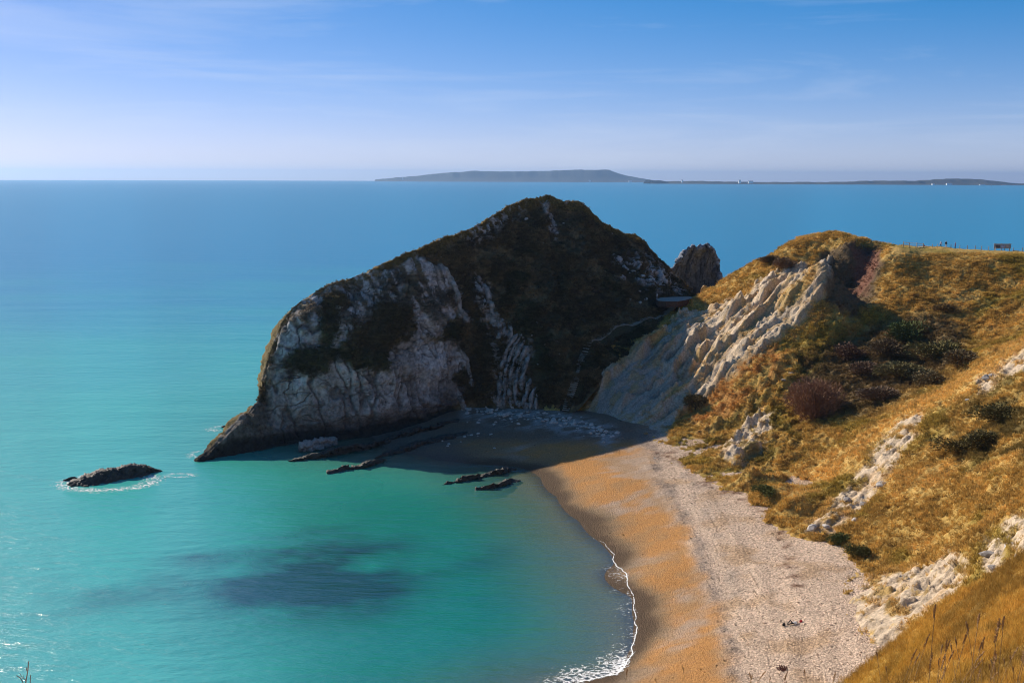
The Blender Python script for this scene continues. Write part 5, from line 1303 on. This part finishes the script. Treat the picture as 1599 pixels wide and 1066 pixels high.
for x, y, Y, k, lab in [(1520, 962, 6.0, 0, 'tall straight grass stalk with dark seed head, tallest of the middle clump'), (1590, 948, 6.5, 1, 'long grass stalk leaning right near the right edge'), (1564, 968, 6.2, 0, 'upright grass stalk with a brown seed head right of centre of the clump'),
                        (1550, 972, 5.6, 3, 'branched grass stalk with a loose seed head'), (1534, 976, 6.4, 2, 'short upright stalk beside the tallest one'), (1488, 990, 6.4, 1, 'arched grass stalk with a pale seed head left of the clump'), (1587, 988, 6.0, 4, 'grass stalk with small dark seed head by the right edge'),
                        (1457, 950, 7.5, 0, 'thin pale stalk standing apart left of the clump'), (1385, 1020, 6.5, 2, 'short bent stalk at the left end of the near slope')]:
    stalk(x, y, Y, 60 - 0 and (P(x, y, Y=Y)[2] - P(x, 1110, Y=Y)[2]) + .15, k, lab, 'tall grass stalks on the near slope', random.uniform(-.3, .3))
r = random.Random(5)
for k in range(46):
    x = r.uniform(1390, 1599) if k < 34 else r.uniform(960, 1390); y = (r.uniform(1000, 1058) if k < 34 else r.uniform(1035, 1062)); Y = r.uniform(5.2, 8)
    stalk(x, y, Y, (P(x, y, Y=Y)[2] - P(x, 1110, Y=Y)[2]) + .12, r.randrange(5), 'short dry grass stalk among many along the bottom edge', 'short grass stalks along the bottom edge', r.uniform(-.6, .6))
# twiggy plant at bottom left
tp_ = P(40, 1066, Y=7.0); root = empty('dry_plant', (tp_[0], tp_[1], tp_[2] - .2)); sc1 = 7.0 / FPX
def br(pp_, r0):
    v, f = [], []
    q_ = [Vector(((x - 40) * sc1, dz_ * .02, (1066 - y) * sc1 + .2)) for x, y, dz_ in pp_]
    for a, b_ in zip(q_[:-1], q_[1:]): tube_mesh(v, f, a, b_, r0, r0 * .8, 6)
    py_obj('twig', v, f, M_TWIG, root)
br([(38, 1115, 0), (40, 1066, 0), (43, 1045, 1), (44.5, 1033, 1), (45.5, 1030, 1)], .0042)
br([(39, 1080, 0), (33, 1066, 1), (27, 1061, 2), (21, 1057, 2)], .0032); br([(42, 1060, 0), (38, 1055, -1), (36, 1044, -2)], .002); br([(45, 1110, 0), (46, 1080, 0), (46.8, 1054, 1)], .0034); br([(41, 1064, 0), (35, 1058, 1), (34, 1053, 1)], .0018); br([(43.5, 1044, 0), (42.5, 1038, 0)], .003)
tag(root, 'dry twiggy plant poking up at the bottom left corner', 'plant')

# ------------------------------------------------------------------ haze over the sea
HZ = 31500.0
py_obj('haze', [(x, y, z) for z in (-80.0, 215.0) for x, y in ((-HZ, -400), (HZ, -400), (HZ, HZ), (-HZ, HZ))],
       [(0, 3, 2, 1), (4, 5, 6, 7), (0, 1, 5, 4), (1, 2, 6, 5), (2, 3, 7, 6), (3, 0, 4, 7)], None)
hz = bpy.data.objects['haze']
m = bpy.data.materials.new('sea_haze'); m.use_nodes = True; t = m.node_tree; t.nodes.clear()
o_ = t.nodes.new('ShaderNodeOutputMaterial'); pv = t.nodes.new('ShaderNodeVolumePrincipled')
pv.inputs['Color'].default_value = (0.40, 0.64, 1.0, 1); pv.inputs['Density'].default_value = 4.0e-5; pv.inputs['Anisotropy'].default_value = 0.5
t.links.new(pv.outputs[0], o_.inputs['Volume'])
hz.data.materials.append(m)
tag(hz, 'thin blue sea haze', kind='stuff')
